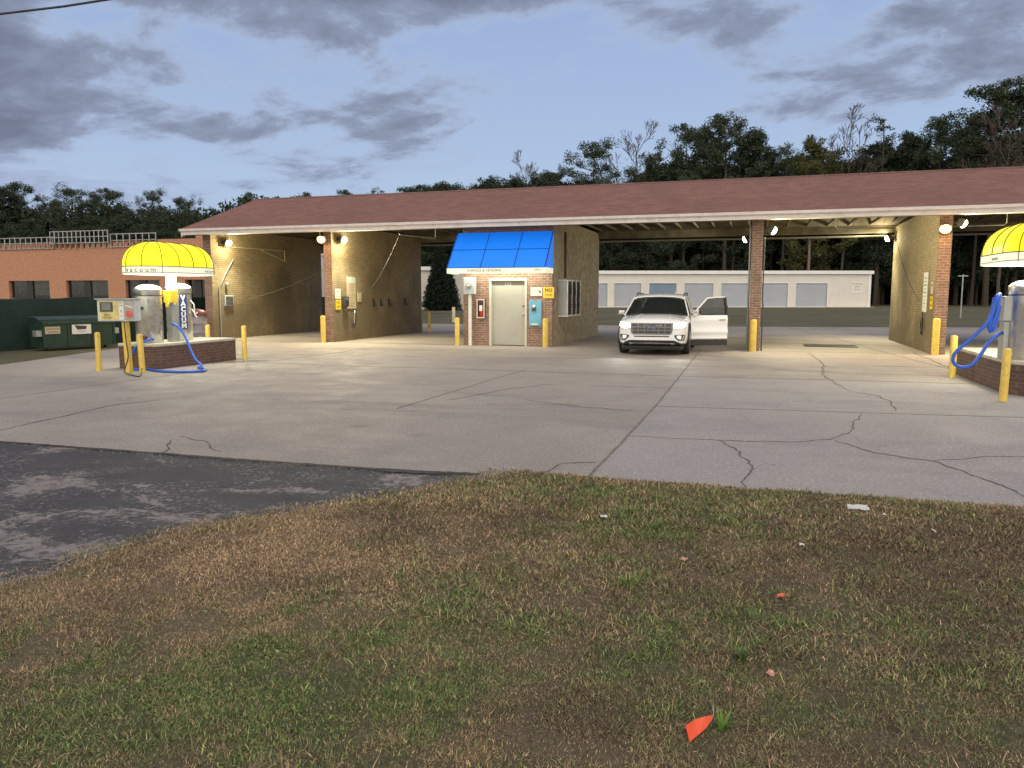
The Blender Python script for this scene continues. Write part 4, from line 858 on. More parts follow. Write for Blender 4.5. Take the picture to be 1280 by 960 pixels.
# centre console post, canopy post, canopy
def canopy(label, cx, y0, y1, Rr, z0, texts):
    o = thing('vacuum_canopy', label, 'canopy', (cx, (y0+y1)/2, .56)); hy = (y1-y0)/2
    def plan(r_, n_=40):
        out = []
        for i in range(n_):
            a = 2*PI*i/n_; x, y = r_*math.cos(a), r_*math.sin(a); out.append((x, y+(hy if y > 1e-6 else -hy if y < -1e-6 else 0)))
        return out
    zb = z0-.56; vh = .17; n_ = 40
    def prof(s_):  # s 0..1 base->crown
        a = s_*PI/2; return Rr*math.cos(a)**.8 if s_ < 1 else 0.02, .56*math.sin(a)**.9
    vs = []; rings = 12
    for j in range(rings+1):
        r_, z = prof(j/rings); r_ = max(r_, .02)
        vs += [(x, y, zb+vh+z) for x, y in plan(r_)]
    fs = [(j*n_+i, j*n_+(i+1) % n_, (j+1)*n_+(i+1) % n_, (j+1)*n_+i) for j in range(rings) for i in range(n_)]+[tuple(rings*n_+i for i in range(n_))]
    dome = MB().add(vs, fs).build('dome', M['yawning'], o, smooth=True)
    vs = []; 
    for r_, z in ((Rr, zb+vh), (Rr+.004, zb+vh-.002), (Rr+.004, zb), (Rr-.03, zb), (Rr-.03, zb+vh-.01)): vs += [(x, y, z) for x, y in plan(r_)]
    va = MB().add(vs, [(j*n_+i, j*n_+(i+1) % n_, (j+1)*n_+(i+1) % n_, (j+1)*n_+i) for j in range(4) for i in range(n_)]).build('valance', M['wvinyl'], o, smooth=True)
    MB().prism(plan(Rr-.035), zb+.03, zb+.045).build('diffuser', M['tube_l'], o)
    s_ = MB()
    ribs = [0, 4, 8, 12, 16, 20, 24, 28, 32, 36]
    for i in ribs:
        P = []
        for j in range(rings):
            r_, z = prof(j/rings); x, y = plan(max(r_, .02)+.006)[i]; P.append((x, y, zb+vh+z+.004))
        s_.tube(P, .0085, 5)
    for yy in (-hy, 0, hy):
        P = []
        for j in range(-rings, rings+1):
            r_, z = prof(min(1, abs(j)/rings)); P.append(((r_+.006)*(-1 if j < 0 else 1), yy, z)) if False else None
        P = [((prof(abs(q)/rings)[0]+.006)*(1 if q > 0 else -1), yy, zb+vh+prof(abs(q)/rings)[1]+.004) for q in list(range(-1, -rings, -1))]
        P2 = [(-x, y, z) for x, y, z in reversed(P)]
        s_.tube([(-Rr-.004, yy, zb+vh)]+P+P2+[(Rr+.004, yy, zb+vh)], .0085, 5)
    P = [(x, y, zb+vh+.003) for x, y in plan(Rr+.008)]; s_.tube(P+[P[0]], .009, 5)
    P = [(x, y, zb+.035) for x, y in plan(Rr+.008)]; s_.tube(P+[P[0]], .005, 5)
    for i in (4, 12, 16, 24, 28, 36): x, y = plan(Rr+.009)[i]; s_.tube([(x, y, zb), (x, y, zb+vh)], .006, 5)
    s_.build('rib_seam', M['seam'], o)
    MB().box(-.08, .08, -.05, .11, 0, zb+.03).build('post', M['white'], o, bevel=.006)
    for tx in texts:
        body, size, ang, off = tx
        # follow the curved end or the straight side letter by letter
        if ang == 'side+':
            text_mesh(body, size, 'lettering', M['inkgrey'], va, Vector((Rr+.0065, off, zb+.095)), (0, 1, 0), (0, 0, 1), .003, sx=1.2)
        elif ang == 'side-':
            text_mesh(body, size, 'lettering', M['inkgrey'], va, Vector((-Rr-.0065, off, zb+.095)), (0, -1, 0), (0, 0, 1), .003, sx=1.2)
        else:
            for i, ch in enumerate(body):
                a = ang+(i-(len(body)-1)/2)*size*.82/Rr
                nn = Vector((math.cos(a), math.sin(a), 0)); tt = Vector((-math.sin(a), math.cos(a), 0))
                text_mesh(ch, size, 'lettering', M['ink'], va, nn*(Rr+.007)+Vector((0, -hy if a < 0 else hy, zb+.09)), tt, (0, 0, 1), .003)
    for yy in (-hy*.9, hy*.9):
        l = bpy.data.lights.new('canopy_light', 'AREA'); l.shape = 'DISK'; l.size = 1.0; l.energy = 32; l.color = (1., .96, .70)
        lo = bpy.data.objects.new('canopy_light', l); COL.objects.link(lo); lo.parent = o; lo.location = (0, yy, zb+.02)
    return o
cL = canopy('round ended yellow vacuum canopy on the left brick island', -13.15, 14.72, 15.62, .68, 2.10, [('vacuum', .15, R(-78), 0), ('vacuum', .10, 'side+', .55)])
cR = canopy('round ended yellow vacuum canopy cut by the right edge of the picture', 4.62, 15.3, 16.6, .68, 2.18, [('vacuum', .13, R(140), 0), ('vacuum', .10, 'side-', -.2)])
# consoles
o = thing('vacuum_console', 'grey steel console between the two left tanks with a yellow box on top', 'vacuum console', (-12.98, 15.02, .56))
MB().box(-13.06, -12.9, 14.9, 15.1, .562, 1.42).build('cabinet', M['galv'], o, world=True, bevel=.008)
yb = MB().box(-13.04, -12.84, 14.80, 15.04, 1.46, 1.74).build('token_box', M['signyellow'], o, world=True, bevel=.01); MB().box(-12.98, -12.9, 14.785, 14.799, 1.36, 1.5).build('slot_plate', M['signyellow'], yb, world=True, bevel=.003)
MB().box(-13.0, -12.92, 14.93, 15.0, 1.42, 1.46).build('neck', M['galv'], o, world=True)
gh = lambda x, y: tuple(gp(x, y, .03))
hp = smooth_path([(-12.92, 14.9, .98), (-12.80, 14.92, .93), (-12.66, 14.93, .78), (-12.5, 14.9, .55), (-12.36, 14.84, .34), (-12.2, 14.78, .16), (-12.0, 14.72, .05), gh(248, 459.5), gh(256, 461), gh(254, 463.5), gh(238, 464.5), gh(215, 464.5), gh(197, 463.5), gh(184, 461)])
MB().tube(hp, .028, 10).build('hose', M['hose'], o, world=True, smooth=True)
hp = smooth_path([(-13.0, 14.4, .62), (-12.95, 14.25, .66), (-12.9, 14.1, .64), (-13.0, 13.93, .55), (-13.12, 13.86, .36), (-13.2, 13.8, .18), (-13.1, 13.72, .05), (-12.9, 13.7, .03), (-12.7, 13.75, .03)])
MB().tube(hp, .028, 10).build('hose', M['hose'], o, world=True, smooth=True)
o = thing('vacuum_console', 'grey vacuum console with a hanging blue hose on the right island', 'vacuum console', (4.08, 15.3, .56))
MB().box(3.99, 4.19, 15.12, 15.42, .562, 1.2).box(3.96, 4.20, 15.08, 15.45, 1.203, 1.62).build('cabinet', M['galv'], o, world=True, bevel=.01)
def rp(x, y, Y): return tuple(py(x, y, Y))
hp = smooth_path([rp(1249, 372, 15.25), rp(1250, 368, 15.1), rp(1247, 371, 15.0), rp(1243, 385, 15.0), rp(1235, 402, 15.0), rp(1222, 416, 15.0), rp(1206, 430, 15.0), rp(1195, 440, 15.0), rp(1191, 449, 15.0), rp(1195, 456.5, 15.0), rp(1205, 459, 15.0), rp(1216, 455, 15.0), rp(1226, 443, 15.0), rp(1236, 428, 15.0), rp(1244, 420.5, 15.05), (3.98, 15.2, 1.0)])
MB().tube(hp, .03, 10).build('hose', M['hose'], o, world=True, smooth=True)
for k, (dx, dy) in enumerate(((0, 0), (4, 1), (-3, 3))):
    hp = smooth_path([rp(1246+dx, 369+dy, 15.1), rp(1244+dx, 380+dy, 15.05), rp(1240+dx, 396+dy, 15.03), rp(1238+dx*.6, 408+dy, 15.03), rp(1241+dx*.5, 411+dy, 15.05), rp(1244+dx*.6, 400, 15.07), rp(1248+dx*.5, 382, 15.1)])
    MB().tube(hp, .026, 10).build('hose_loop', M['hose'], o, world=True, smooth=True)
MB().tube([rp(1247, 368, 15.4), rp(1247, 368, 15.0)], .02, 8).build('hook', M['steel'], o, world=True)
# payment kiosk
o = thing('payment_kiosk', 'grey payment box with colourful panels on a slim yellow post by the left island', 'payment machine', (-12.75, 13.3, 0))
rot = Matrix.Translation((-12.86, 13.30, 0)) @ Matrix.Rotation(R(22), 4, 'Z')
MB().box(-.075, .035, -.04, .07, 0, 1.09).build('post', M['yellow'], o, world=True, bevel=.01, xf=Matrix.Translation((-12.70, 13.32, 0)) @ Matrix.Rotation(R(-2), 4, 'Y'))
MB().box(-.40, .36, -.12, .2, 1.09, 1.54).build('housing', M['greybox'], o, world=True, bevel=.012, xf=rot)
MB().box(-.43, .38, -.17, .22, 1.542, 1.565).build('top_hood', M['galv'], o, world=True, xf=rot)
fp = MB().box(-.36, .03, -.132, -.121, 1.12, 1.51).build('front_plate', pm('faded_yellow_panel', (.62, .54, .22), .5, var=.25, sc=9), o, world=True, xf=rot)
MB().box(-.34, -.08, -.142, -.133, 1.29, 1.49).build('screen_frame', M['dkgrey'], fp, world=True, xf=rot, bevel=.004)
MB().box(-.30, -.12, -.147, -.143, 1.32, 1.47).build('screen', pm('dull_screen', (.18, .2, .19), .15), fp, world=True, xf=rot)
MB().box(.035, .135, -.134, -.121, 1.12, 1.51).build('notice_strip', M['signwhite'], o, world=True, xf=rot)
MB().box(.155, .34, -.136, -.121, 1.12, 1.51).build('card_plate', pm('card_plate_grey', (.38, .36, .33), .5, var=.2, sc=8), o, world=True, xf=rot)
MB().lathe([(.075, 0), (.075, .004)], n=20).build('red_sticker', M['red'] if False else pm('red_sticker_ink', (.6, .12, .09), .5), o, world=True, xf=rot @ Matrix.Translation((.25, -.137, 1.24)) @ Matrix.Rotation(R(90), 4, 'X'))
MB().bar((.18, -.14, 1.42), (.32, -.14, 1.37), .012, .02).build('card_slot', M['white'], o, world=True, xf=rot)
def RT(s_, sz, x, z, mat, yy=-.1365):
    M3 = rot.to_3x3(); 
    text_mesh(s_, sz, 'lettering', mat, o, rot @ Vector((x, yy, z))-o.location, M3 @ Vector((1, 0, 0)), (0, 0, 1), .002)
RT('BILLS', .05, -.2, 1.22, M['ink']); RT('AND CARDS', .036, -.2, 1.165, M['ink']); RT('PAY', .035, .085, 1.47, M['ink']); RT('HERE', .03, .085, 1.42, M['ink']); RT('$', .07, .085, 1.3, M['inkgrey']); RT('START', .026, .085, 1.2, M['ink'])
hp = smooth_path([(-12.66, 13.2, 1.08), (-12.62, 13.18, .7), (-12.56, 13.15, .35), (-12.62, 13.1, .06), gh(162, 468), gh(175, 470), (-12.34, 13.28, .1)])
MB().tube(hp, .012, 6).build('cable', M['black'], o, world=True)

# ---------------------------------------------------------------- left edge: screened fence, dumpster, trash drum
o = thing('screened_fence', 'long low fence covered in dark green windscreen fabric behind the dumpster', 'fence', (-21.6, 24, 0))
vs = []; fs = []; ys_ = np.arange(6, 40.01, .5)
for i, y in enumerate(ys_):
    dz = .03*math.sin(y*1.3)+.02*math.sin(y*3.1); dx = .03*math.sin(y*2.1)
    vs += [(-21.6+dx, y, -.05), (-21.6-dx*.5, y, .8), (-21.6+dx*.3, y, 1.52+dz), (-21.63+dx, y, -.05), (-21.63-dx*.5, y, .8), (-21.63+dx*.3, y, 1.52+dz)]
for i in range(len(ys_)-1):
    a = i*6; b_ = a+6; fs += [(a, b_, b_+1, a+1), (a+1, b_+1, b_+2, a+2), (a+3, a+4, b_+4, b_+3), (a+4, a+5, b_+5, b_+4), (a+2, b_+2, b_+5, a+5)]
MB().add(vs, fs).build('windscreen_fabric', M['fence'], o, world=True, fix=False, smooth=True)
MB().tube([(-21.66, 6, 1.5), (-21.66, 40, 1.5)], .022, 6).build('top_rail', M['dkgrey'], o, world=True)
for i in range(12): MB().tube([(-21.66, 6.3+i*3, -.1), (-21.66, 6.3+i*3, 1.56)], .03, 8).build('post', M['dkgrey'], o, world=True)
o = thing('dumpster', 'green steel dumpster with two stickers against the screened fence', 'dumpster', (-20.9, 19.4, 0))
MB().ext([(0, .08), (1.0, .08), (1.0, .80), (.12, 1.02), (0, 1.02)], lambda a, b_, t_: (-20.4-a*.98, 18.02+t_, b_-.04), 2.72).build('body', M['green'], o, world=True, bevel=.015)
MB().ext([(-.02, .0), (1.02, .0), (1.02, .05), (-.02, .05)], lambda a, b_, t_: (-20.42-a*.98, 18.0+t_, .80+b_+.0*a), 2.76).build('rim', M['green'], o, world=True, bevel=.008) if False else None
rb = MB()
for y in (18.02, 18.9, 19.8, 20.66): rb.box(-20.4, -20.36, y, y+.07, .06, .78)
rb.box(-20.41, -20.35, 18.0, 20.76, .80, .86).build('rib', M['green'], o, world=True)
MB().ext([(-.04, .82), (.5, .98), (1.02, 1.0), (1.02, 1.03), (.5, 1.01), (-.04, .85)], lambda a, b_, t_: (-20.38-a*.98, 18.0+t_, b_+.035), 1.36).build('lid', M['greenlid'], o, world=True, bevel=.006)
MB().ext([(-.04, .82), (.5, .98), (1.02, 1.0), (1.02, 1.03), (.5, 1.01), (-.04, .85)], lambda a, b_, t_: (-20.38-a*.98, 19.38+t_, b_+.035), 1.36).build('lid', M['greenlid'], o, world=True, bevel=.006)
MB().box(-20.75, -20.45, 20.745, 20.95, .42, .62).build('lift_sleeve', M['galv'], o, world=True, bevel=.01); MB().box(-20.75, -20.45, 17.82, 18.015, .42, .62).build('lift_sleeve', M['galv'], o, world=True, bevel=.01)
for y in (18.2, 20.4): MB().lathe([(.07, 0), (.07, .05)], n=14).build('caster', M['black'], o, world=True, xf=Matrix.Translation((-20.5, y, .02)) @ Matrix.Rotation(R(90), 4, 'X'))
s1_ = MB().box(-20.358, -20.35, 18.08, 18.62, .50, .74).build('sticker', M['sign_tan'], o, world=True)
text_mesh('CAUTION', .1, 'lettering', M['ink'], s1_, Vector((-20.346, 18.35, .66))-o.location, (0, 1, 0), (0, 0, 1), .002); text_mesh('NO PARKING', .06, 'lettering', M['ink'], s1_, Vector((-20.346, 18.35, .56))-o.location, (0, 1, 0), (0, 0, 1), .002)
s2_ = MB().box(-20.358, -20.35, 19.05, 19.78, .46, .78).build('sticker', M['white'], o, world=True)
MB().ext([(19.15, .76), (19.62, .73), (19.58, .62), (19.25, .61)], lambda a, b_, t_: (-20.349+t_, a, b_), .003).build('black_logo', M['ink'], s2_, world=True)
text_mesh('WASTE', .09, 'lettering', M['inkgrey'], s2_, Vector((-20.346, 19.42, .54))-o.location, (0, 1, 0), (0, 0, 1), .002)
o.scale = (.75, .84, .92); o.rotation_euler.z = R(-13); o.location = (-20.55, 19.35, 0)
o = thing('trash_drum', 'grey trash drum with a maroon bag behind the left vacuum tanks', 'trash drum', (-18.75, 22.9, 0))
MB().lathe([(.29, 0), (.3, .02), (.3, .3), (.315, .32), (.3, .34), (.3, .62), (.315, .64), (.3, .66), (.3, .93), (.31, .95)], n=28).build('drum', pm('drum_grey_purple', (.24, .23, .27), .5, .3), o, smooth=True)
MB().lathe([(.32, .90), (.325, .97), (.28, 1.06), (.18, 1.12), (.05, 1.15)], n=16).build('bag', M['maroon'], o, smooth=True)
# ---------------------------------------------------------------- white SUV (local frame: nose at y=0 facing -y, x to the driver's side, ground z=0)
suv = thing('parked_car', 'white SUV with lit headlights and its driver door swung open', 'car', (-2.72, 21.25, 0), R(1.5))
def profile(w, zb, belt, top):
    return [(0, zb), (.80*w, zb), (.95*w, zb+.04), (1.0*w, zb+.20), (1.0*w, .58), (1.0*w, .72), (.985*w, max(.8, belt-.12)), (.955*w, belt-.03), (.88*w, belt), (.5*w, top-.008), (0, top)]
ST = [(0.0, .52, .34, .78, .82), (.035, .72, .30, .88, .93), (.11, .84, .26, .935, .995), (.26, .91, .24, .975, 1.035), (.5, .945, .23, 1.00, 1.08), (.9, .955, .23, 1.02, 1.11), (1.2, .96, .23, 1.05, 1.105), (1.3, .962, .23, 1.055, 1.10), (2.0, .965, .23, 1.06, 1.07), (3.0, .965, .23, 1.06, 1.07), (4.0, .96, .24, 1.06, 1.07), (4.5, .94, .28, 1.05, 1.06), (4.75, .90, .34, 1.03, 1.04), (4.84, .80, .42, .98, .99)]
vs = []; np_ = 11; per = 2*np_-2
for y, w, zb, be, tp in ST:
    P = profile(w, zb, be, tp); ring = [(x, y, z) for x, z in P]+[(-x, y, z) for x, z in P[-2:0:-1]]; vs += ring
fs = []
for i in range(len(ST)-1):
    for k in range(per): fs.append((i*per+k, i*per+(k+1) % per, (i+1)*per+(k+1) % per, (i+1)*per+k))
for base_ in (0, (len(ST)-1)*per):
    for k in range(np_-1):
        a, b_ = base_+k, base_+k+1; c_, d_ = base_+(per-k-1) % per, base_+(per-k) % per
        if k == 0: fs.append((a, b_, base_+per-1))
        elif k == np_-2: fs.append((a, b_, c_))
        else: fs.append((a, b_, c_, d_))
raw = MB().add(vs, fs).build('body', M['paint'], None)
md = raw.modifiers.new('s', 'SUBSURF'); md.levels = 2; md.render_levels = 2
def cutter(mb, xf=None):
    o = mb.build('cut', M['cladding'], None, xf=xf); m_ = raw.modifiers.new('b', 'BOOLEAN'); m_.operation = 'DIFFERENCE'; m_.object = o; m_.solver = 'EXACT'; return o
WX, WF, WR_, WRAD = .845, .93, 3.72, .375
cuts = []
for yy in (WF, WR_):
    for s_ in (-1, 1):
        cuts.append(cutter(MB().lathe([(.435, 0), (.435, .40)], n=36), Matrix.Translation((s_*1.08 if s_ > 0 else -1.08, yy, WRAD+.01)) @ Matrix.Rotation(R(-90*s_), 4, 'Y')))
cuts.append(cutter(MB().box(-.86, .86, 1.42, 4.3, .36, 1.3)))          # cabin
cuts.append(cutter(MB().box(.5, 1.2, 1.46, 2.56, .38, 1.3)))            # driver door opening
dg = bpy.context.evaluated_depsgraph_get(); me = bpy.data.meshes.new_from_object(raw.evaluated_get(dg))
for o_ in [raw]+cuts: bpy.data.objects.remove(o_)
me.materials.clear(); me.materials.append(M['paint']); me.materials.append(M['cladding'])
for p in me.polygons:
    c_ = p.center
    if (c_.z < .40 and c_.y > .0) and (abs(c_.y-.0) > .0): p.material_index = 1 if (c_.z < .33 or c_.y > 1.3) else 0
    if abs(c_.x) < .9 and c_.y > 1.41 and c_.y < 4.31 and c_.z < 1.03 and c_.z > .3 and abs(p.normal.z) < .99 and (abs(c_.x) < .865): p.material_index = 1
    if p.normal.z > .9 and c_.z < .5: p.material_index = 1
    for yy in (WF, WR_):
        if math.hypot(c_.y-yy, c_.z-WRAD-.01) < .436 and abs(c_.x) < .945 and abs(p.normal.x) < .5: p.material_index = 1
    p.use_smooth = True
me.set_sharp_from_angle(angle=R(35)); me.name = 'body'
body = bpy.data.objects.new('body', me); COL.objects.link(body); body.parent = suv
bmx = bmesh.new(); bmx.from_mesh(me); bvh = BVHTree.FromBMesh(bmx); bmx.free()
def fy(x, z):
    h = bvh.ray_cast(Vector((x, -1, z)), Vector((0, 1, 0)))
    if h[0] is None or h[0].y > 1.: return None
    return h[0].y
def fz(x, y):
    h = bvh.ray_cast(Vector((x, y, 2)), Vector((0, 0, -1))); return h[0].z if h[0] else 1.0
def strip(name, lo, hi, mat, parent, off=.006, n=14, rows=3, th=.03, mb=None):
    """plate that follows the nose between two polylines in (x,z)"""
    def samp(P, t):
        L_ = [0]
        for a, b_ in zip(P[:-1], P[1:]): L_.append(L_[-1]+math.hypot(b_[0]-a[0], b_[1]-a[1]))
        s_ = t*L_[-1]
        for i in range(len(P)-1):
            if s_ <= L_[i+1]+1e-9:
                k = (s_-L_[i])/max(1e-9, L_[i+1]-L_[i]); return (P[i][0]+(P[i+1][0]-P[i][0])*k, P[i][1]+(P[i+1][1]-P[i][1])*k)
        return P[-1]
    vs = []
    for j in range(rows+1):
        for i in range(n+1):
            a = samp(lo, i/n); b_ = samp(hi, i/n); x = a[0]+(b_[0]-a[0])*j/rows; z = a[1]+(b_[1]-a[1])*j/rows
            y = fy(x, z)
            if y is None: y = fy(x*.97, z); 
            if y is None: y = .25
            vs.append((x, y-off, z))
    m_ = len(vs); vs += [(x, y+off+th, z) for x, y, z in vs]; W = n+1
    fs = [(j*W+i, j*W+i+1, (j+1)*W+i+1, (j+1)*W+i) for j in range(rows) for i in range(n)]
    fs += [tuple(m_+k for k in reversed(f)) for f in fs]
    bd = [i for i in range(W)]+[j*W+n for j in range(1, rows+1)]+[rows*W+i for i in range(n-1, -1, -1)]+[j*W for j in range(rows-1, 0, -1)]
    fs += [(bd[k], m_+bd[k], m_+bd[(k+1) % len(bd)], bd[(k+1) % len(bd)]) for k in range(len(bd))]
    if mb is not None: mb.add(vs, fs); return mb
    return MB().add(vs, fs).build(name, mat, parent, smooth=True)
# grille
gr_ = strip('grille', [(-.50, .60), (.50, .60)], [(-.54, .87), (.54, .87)], M['dkgrey'], suv, .008, 20)
gm = MB()
strip('', [(-.56, .855), (.56, .855)], [(-.56, .885), (.56, .885)], None, None, .028, 20, 1, mb=gm); strip('', [(-.50, .575), (.50, .575)], [(-.51, .605), (.51, .605)], None, None, .026, 20, 1, mb=gm)
for s_ in (-1, 1): strip('', [(s_*.54, .60), (s_*.49, .60)], [(s_*.58, .87), (s_*.53, .87)], None, None, .028, 3, 4, mb=gm)
for z in (.685, .775): strip('', [(-.52, z-.016), (.52, z-.016)], [(-.52, z+.016), (.52, z+.016)], None, None, .024, 20, 1, mb=gm)
for x in (-.36, -.19, .19, .36): strip('', [(x-.014, .60), (x+.014, .60)], [(x-.014, .86), (x+.014, .86)], None, None, .022, 1, 4, mb=gm)
gm.build('frame', M['darksilver'], gr_)
em = [(.105*math.cos(2*PI*i/28), .05*math.sin(2*PI*i/28)) for i in range(28)]
yy = fy(0, .73)-.045
eo = MB().ext(em, lambda a, b_, t_: (a, yy+t_, .73+b_), .02).build('emblem', M['chrome'], gr_)
MB().ext([(a*.9, b_*.84) for a, b_ in em], lambda a, b_, t_: (a, yy-.004+t_, .73+b_), .003).build('emblem_field', M['navy'], gr_)
text_mesh('Ford', .062, 'emblem_lettering', M['chrome'], gr_, Vector((0, yy-.006, .728)), (1, 0, 0), (0, 0, 1), .003, sx=1.05)
# slit under grille, lower grille, skid plate, fog lamps
strip('lower_slit', [(-.46, .505), (.46, .505)], [(-.48, .535), (.48, .535)], M['black'], suv, .004, 18, 1)
strip('lower_grille', [(-.80, .245), (-.62, .235), (.62, .235), (.80, .245)], [(-.80, .33), (-.60, .42), (.60, .42), (.80, .33)], M['cladding'], suv, .008, 26, 3)
strip('skid_trim', [(-.64, .255), (-.5, .325), (.5, .325), (.64, .255)], [(-.66, .272), (-.51, .345), (.51, .345), (.66, .272)], M['silver'], suv, .022, 26, 1)
MB().add([(-.80, .10, .155), (.80, .10, .155), (.84, .5, .17), (-.84, .5, .17), (-.76, .07, .26), (.76, .07, .26), (.86, .5, .27), (-.86, .5, .27)], [(3, 2, 1, 0), (4, 5, 6, 7), (0, 1, 5, 4), (1, 2, 6, 5), (2, 3, 7, 6), (3, 0, 4, 7)]).build('air_dam', M['cladding'], suv, bevel=.02)
for s_ in (-1, 1):
    hl = strip('headlight', [(s_*.585, .755), (s_*.75, .745), (s_*.885, .79)], [(s_*.595, .865), (s_*.76, .89), (s_*.895, .90)], M['headlight'], suv, .006, 10, 4)
    strip('chrome_edge', [(s_*.575, .735), (s_*.75, .725), (s_*.885, .77)], [(s_*.575, .75), (s_*.75, .74), (s_*.885, .786)], M['chrome'], hl, .012, 10, 1)
    fb_ = strip('fog_housing', [(s_*.62, .50), (s_*.72, .40), (s_*.86, .41)], [(s_*.60, .555), (s_*.74, .575), (s_*.885, .57)], M['cladding'], suv, .007, 8, 3)
    strip('fog_light', [(s_*.67, .50), (s_*.72, .46), (s_*.78, .455)], [(s_*.67, .54), (s_*.72, .555), (s_*.79, .55)], M['drl'], fb_, .016, 5, 2)
    strip('chrome_hook', [(s_*.68, .43), (s_*.75, .415), (s_*.83, .425), (s_*.875, .56)], [(s_*.685, .452), (s_*.75, .44), (s_*.805, .45), (s_*.845, .56)], M['chrome'], fb_, .018, 10, 1)
    l = bpy.data.lights.new('headlight_beam', 'SPOT'); l.energy = 38; l.color = (1., .98, .88); l.spot_size = R(95); l.spot_blend = .7; l.shadow_soft_size = .07
    lo = bpy.data.objects.new('headlight_beam', l); COL.objects.link(lo); lo.parent = suv; lo.location = (s_*.74, -.25, .78); lo.rotation_euler = (R(-84), 0, 0)
# bonnet ribs
hb = MB()
for s_ in (-1, 1):
    P = [(s_*(.46-.10*t), .22+.95*t, fz(s_*(.46-.10*t), .22+.95*t)-.002) for t in [i/8 for i in range(9)]]; hb.tube(P, [.006]+[.016]*7+[.006], 8)
hb.build('bonnet_crease', M['paint'], suv, smooth=True)
MB().box(-.74, .74, 1.10, 1.30, 1.085, 1.112).build('cowl', M['black'], suv, bevel=.01)
# greenhouse
RW, RT_ = .655, .60
roof = []; sx = [(-1., 0), (-.9, .045), (-.6, .075), (0, .09), (.6, .075), (.9, .045), (1., 0)]
sty = [(1.97, .71, 1.53), (2.10, .735, 1.565), (2.5, .755, 1.59), (3.2, .76, 1.59), (3.9, .75, 1.575), (4.35, .72, 1.545), (4.52, .69, 1.52)]
vs = [(a*w, y, z+b_) for y, w, z in sty for a, b_ in sx]; m_ = len(vs); vs += [(x, y, z-.035) for x, y, z in vs]; W = 7
fs = [(j*W+i, j*W+i+1, (j+1)*W+i+1, (j+1)*W+i) for j in range(6) for i in range(6)]; fs += [tuple(m_+k for k in reversed(f)) for f in fs]
bd = list(range(7))+[j*7+6 for j in range(1, 7)]+[42+i for i in range(5, -1, -1)]+[j*7 for j in range(5, 0, -1)]
fs += [(bd[k], m_+bd[k], m_+bd[(k+1) % len(bd)], bd[(k+1) % len(bd)]) for k in range(len(bd))]
rf = MB().add(vs, fs).build('roof', M['paint'], suv, smooth=True)
for s_ in (-1, 1):
    P = smooth_path([(s_*.68, 2.35, 1.63), (s_*.69, 2.47, 1.67), (s_*.70, 2.8, 1.685), (s_*.70, 3.8, 1.675), (s_*.67, 4.2, 1.65), (s_*.66, 4.3, 1.60)], 3); MB().tube(P, .018, 8).build('roof_rail', M['black'], rf, smooth=True)
MB().tube([(.3, 4.2, 1.63), (.3, 4.26, 1.72), (.3, 4.42, 1.74)], [.025, .02, .004], 8).build('antenna_fin', M['paint'], rf)
# windscreen (slightly bowed) with pillars
def ws(u, v): # u -1..1 , v 0..1
    x = u*(.875+(.695-.875)*v); y = 1.20+.80*v+.10*u*u*(1-.4*v); z = 1.085+(1.565-1.085)*v+.035*(1-u*u)*v; return (x, y, z)
def gridplate(f, nu, nv, th, mb=None):
    mb = mb or MB(); vs = [f(-1+2*i/nu, j/nv) for j in range(nv+1) for i in range(nu+1)]; m_ = len(vs); vs += [(x+th[0], y+th[1], z+th[2]) for x, y, z in vs]; W = nu+1
    fs = [(j*W+i, j*W+i+1, (j+1)*W+i+1, (j+1)*W+i) for j in range(nv) for i in range(nu)]; fs += [tuple(m_+k for k in reversed(f)) for f in fs]
    bd = [i for i in range(W)]+[j*W+nu for j in range(1, nv+1)]+[nv*W+i for i in range(nu-1, -1, -1)]+[j*W for j in range(nv-1, 0, -1)]
    fs += [(bd[k], m_+bd[k], m_+bd[(k+1) % len(bd)], bd[(k+1) % len(bd)]) for k in range(len(bd))]; return mb.add(vs, fs)
gridplate(ws, 12, 6, (0, .006, -.004)).build('windscreen', M['carglass'], suv, smooth=True)
MB().tube([(-.55, 1.19, 1.115), (-.1, 1.2, 1.125)], .01, 6).tube([(.05, 1.18, 1.12), (.55, 1.2, 1.12)], .01, 6).build('wiper', M['black'], suv)
MB().box(-.10, .10, 1.96, 2.0, 1.45, 1.52).build('rear_view_mirror', M['black'], suv, bevel=.01)
pil = MB()
for s_ in (-1, 1):
    pil.bar((s_*.895, 1.27, 1.06), (s_*.715, 2.06, 1.565), .04, .05)
    pil.bar((s_*.905, 2.58, 1.05), (s_*.735, 2.66, 1.59), .03, .09, (0, 1, 0)); pil.bar((s_*.905, 3.55, 1.05), (s_*.735, 3.50, 1.585), .03, .08, (0, 1, 0)); pil.bar((s_*.89, 4.30, 1.05), (s_*.70, 4.42, 1.54), .03, .2, (0, 1, 0))
    pil.bar((s_*.72, 2.0, 1.56), (s_*.745, 2.5, 1.58), .03, .03); pil.bar((s_*.745, 2.5, 1.58), (s_*.71, 4.4, 1.545), .03, .03)
pil.build('pillar', M['paint'], suv, bevel=.008)
def sideglass(s_, y0, y1, t0, t1, name='side_window'):
    def f(u, v):
        k = (u+1)/2; yb = y0+(y1-y0)*k; yt = t0+(t1-t0)*k; return (s_*(.915-.165*v-.02*v*v), yb+(yt-yb)*v, 1.06+.515*v)
    gridplate(f, 4, 4, (-s_*.006, 0, 0)).build(name, M['carglass'], suv, smooth=True)
sideglass(-1, 1.40, 2.56, 2.12, 2.62); 
for s_ in (-1, 1): sideglass(s_, 2.63, 3.52, 2.69, 3.47); sideglass(s_, 3.58, 4.28, 3.53, 4.36)
gridplate(lambda u, v: (u*(.78-.18*v), 4.74-.26*v, 1.06+.49*v), 6, 3, (0, .006, 0)).build('rear_window', M['carglass'], suv)
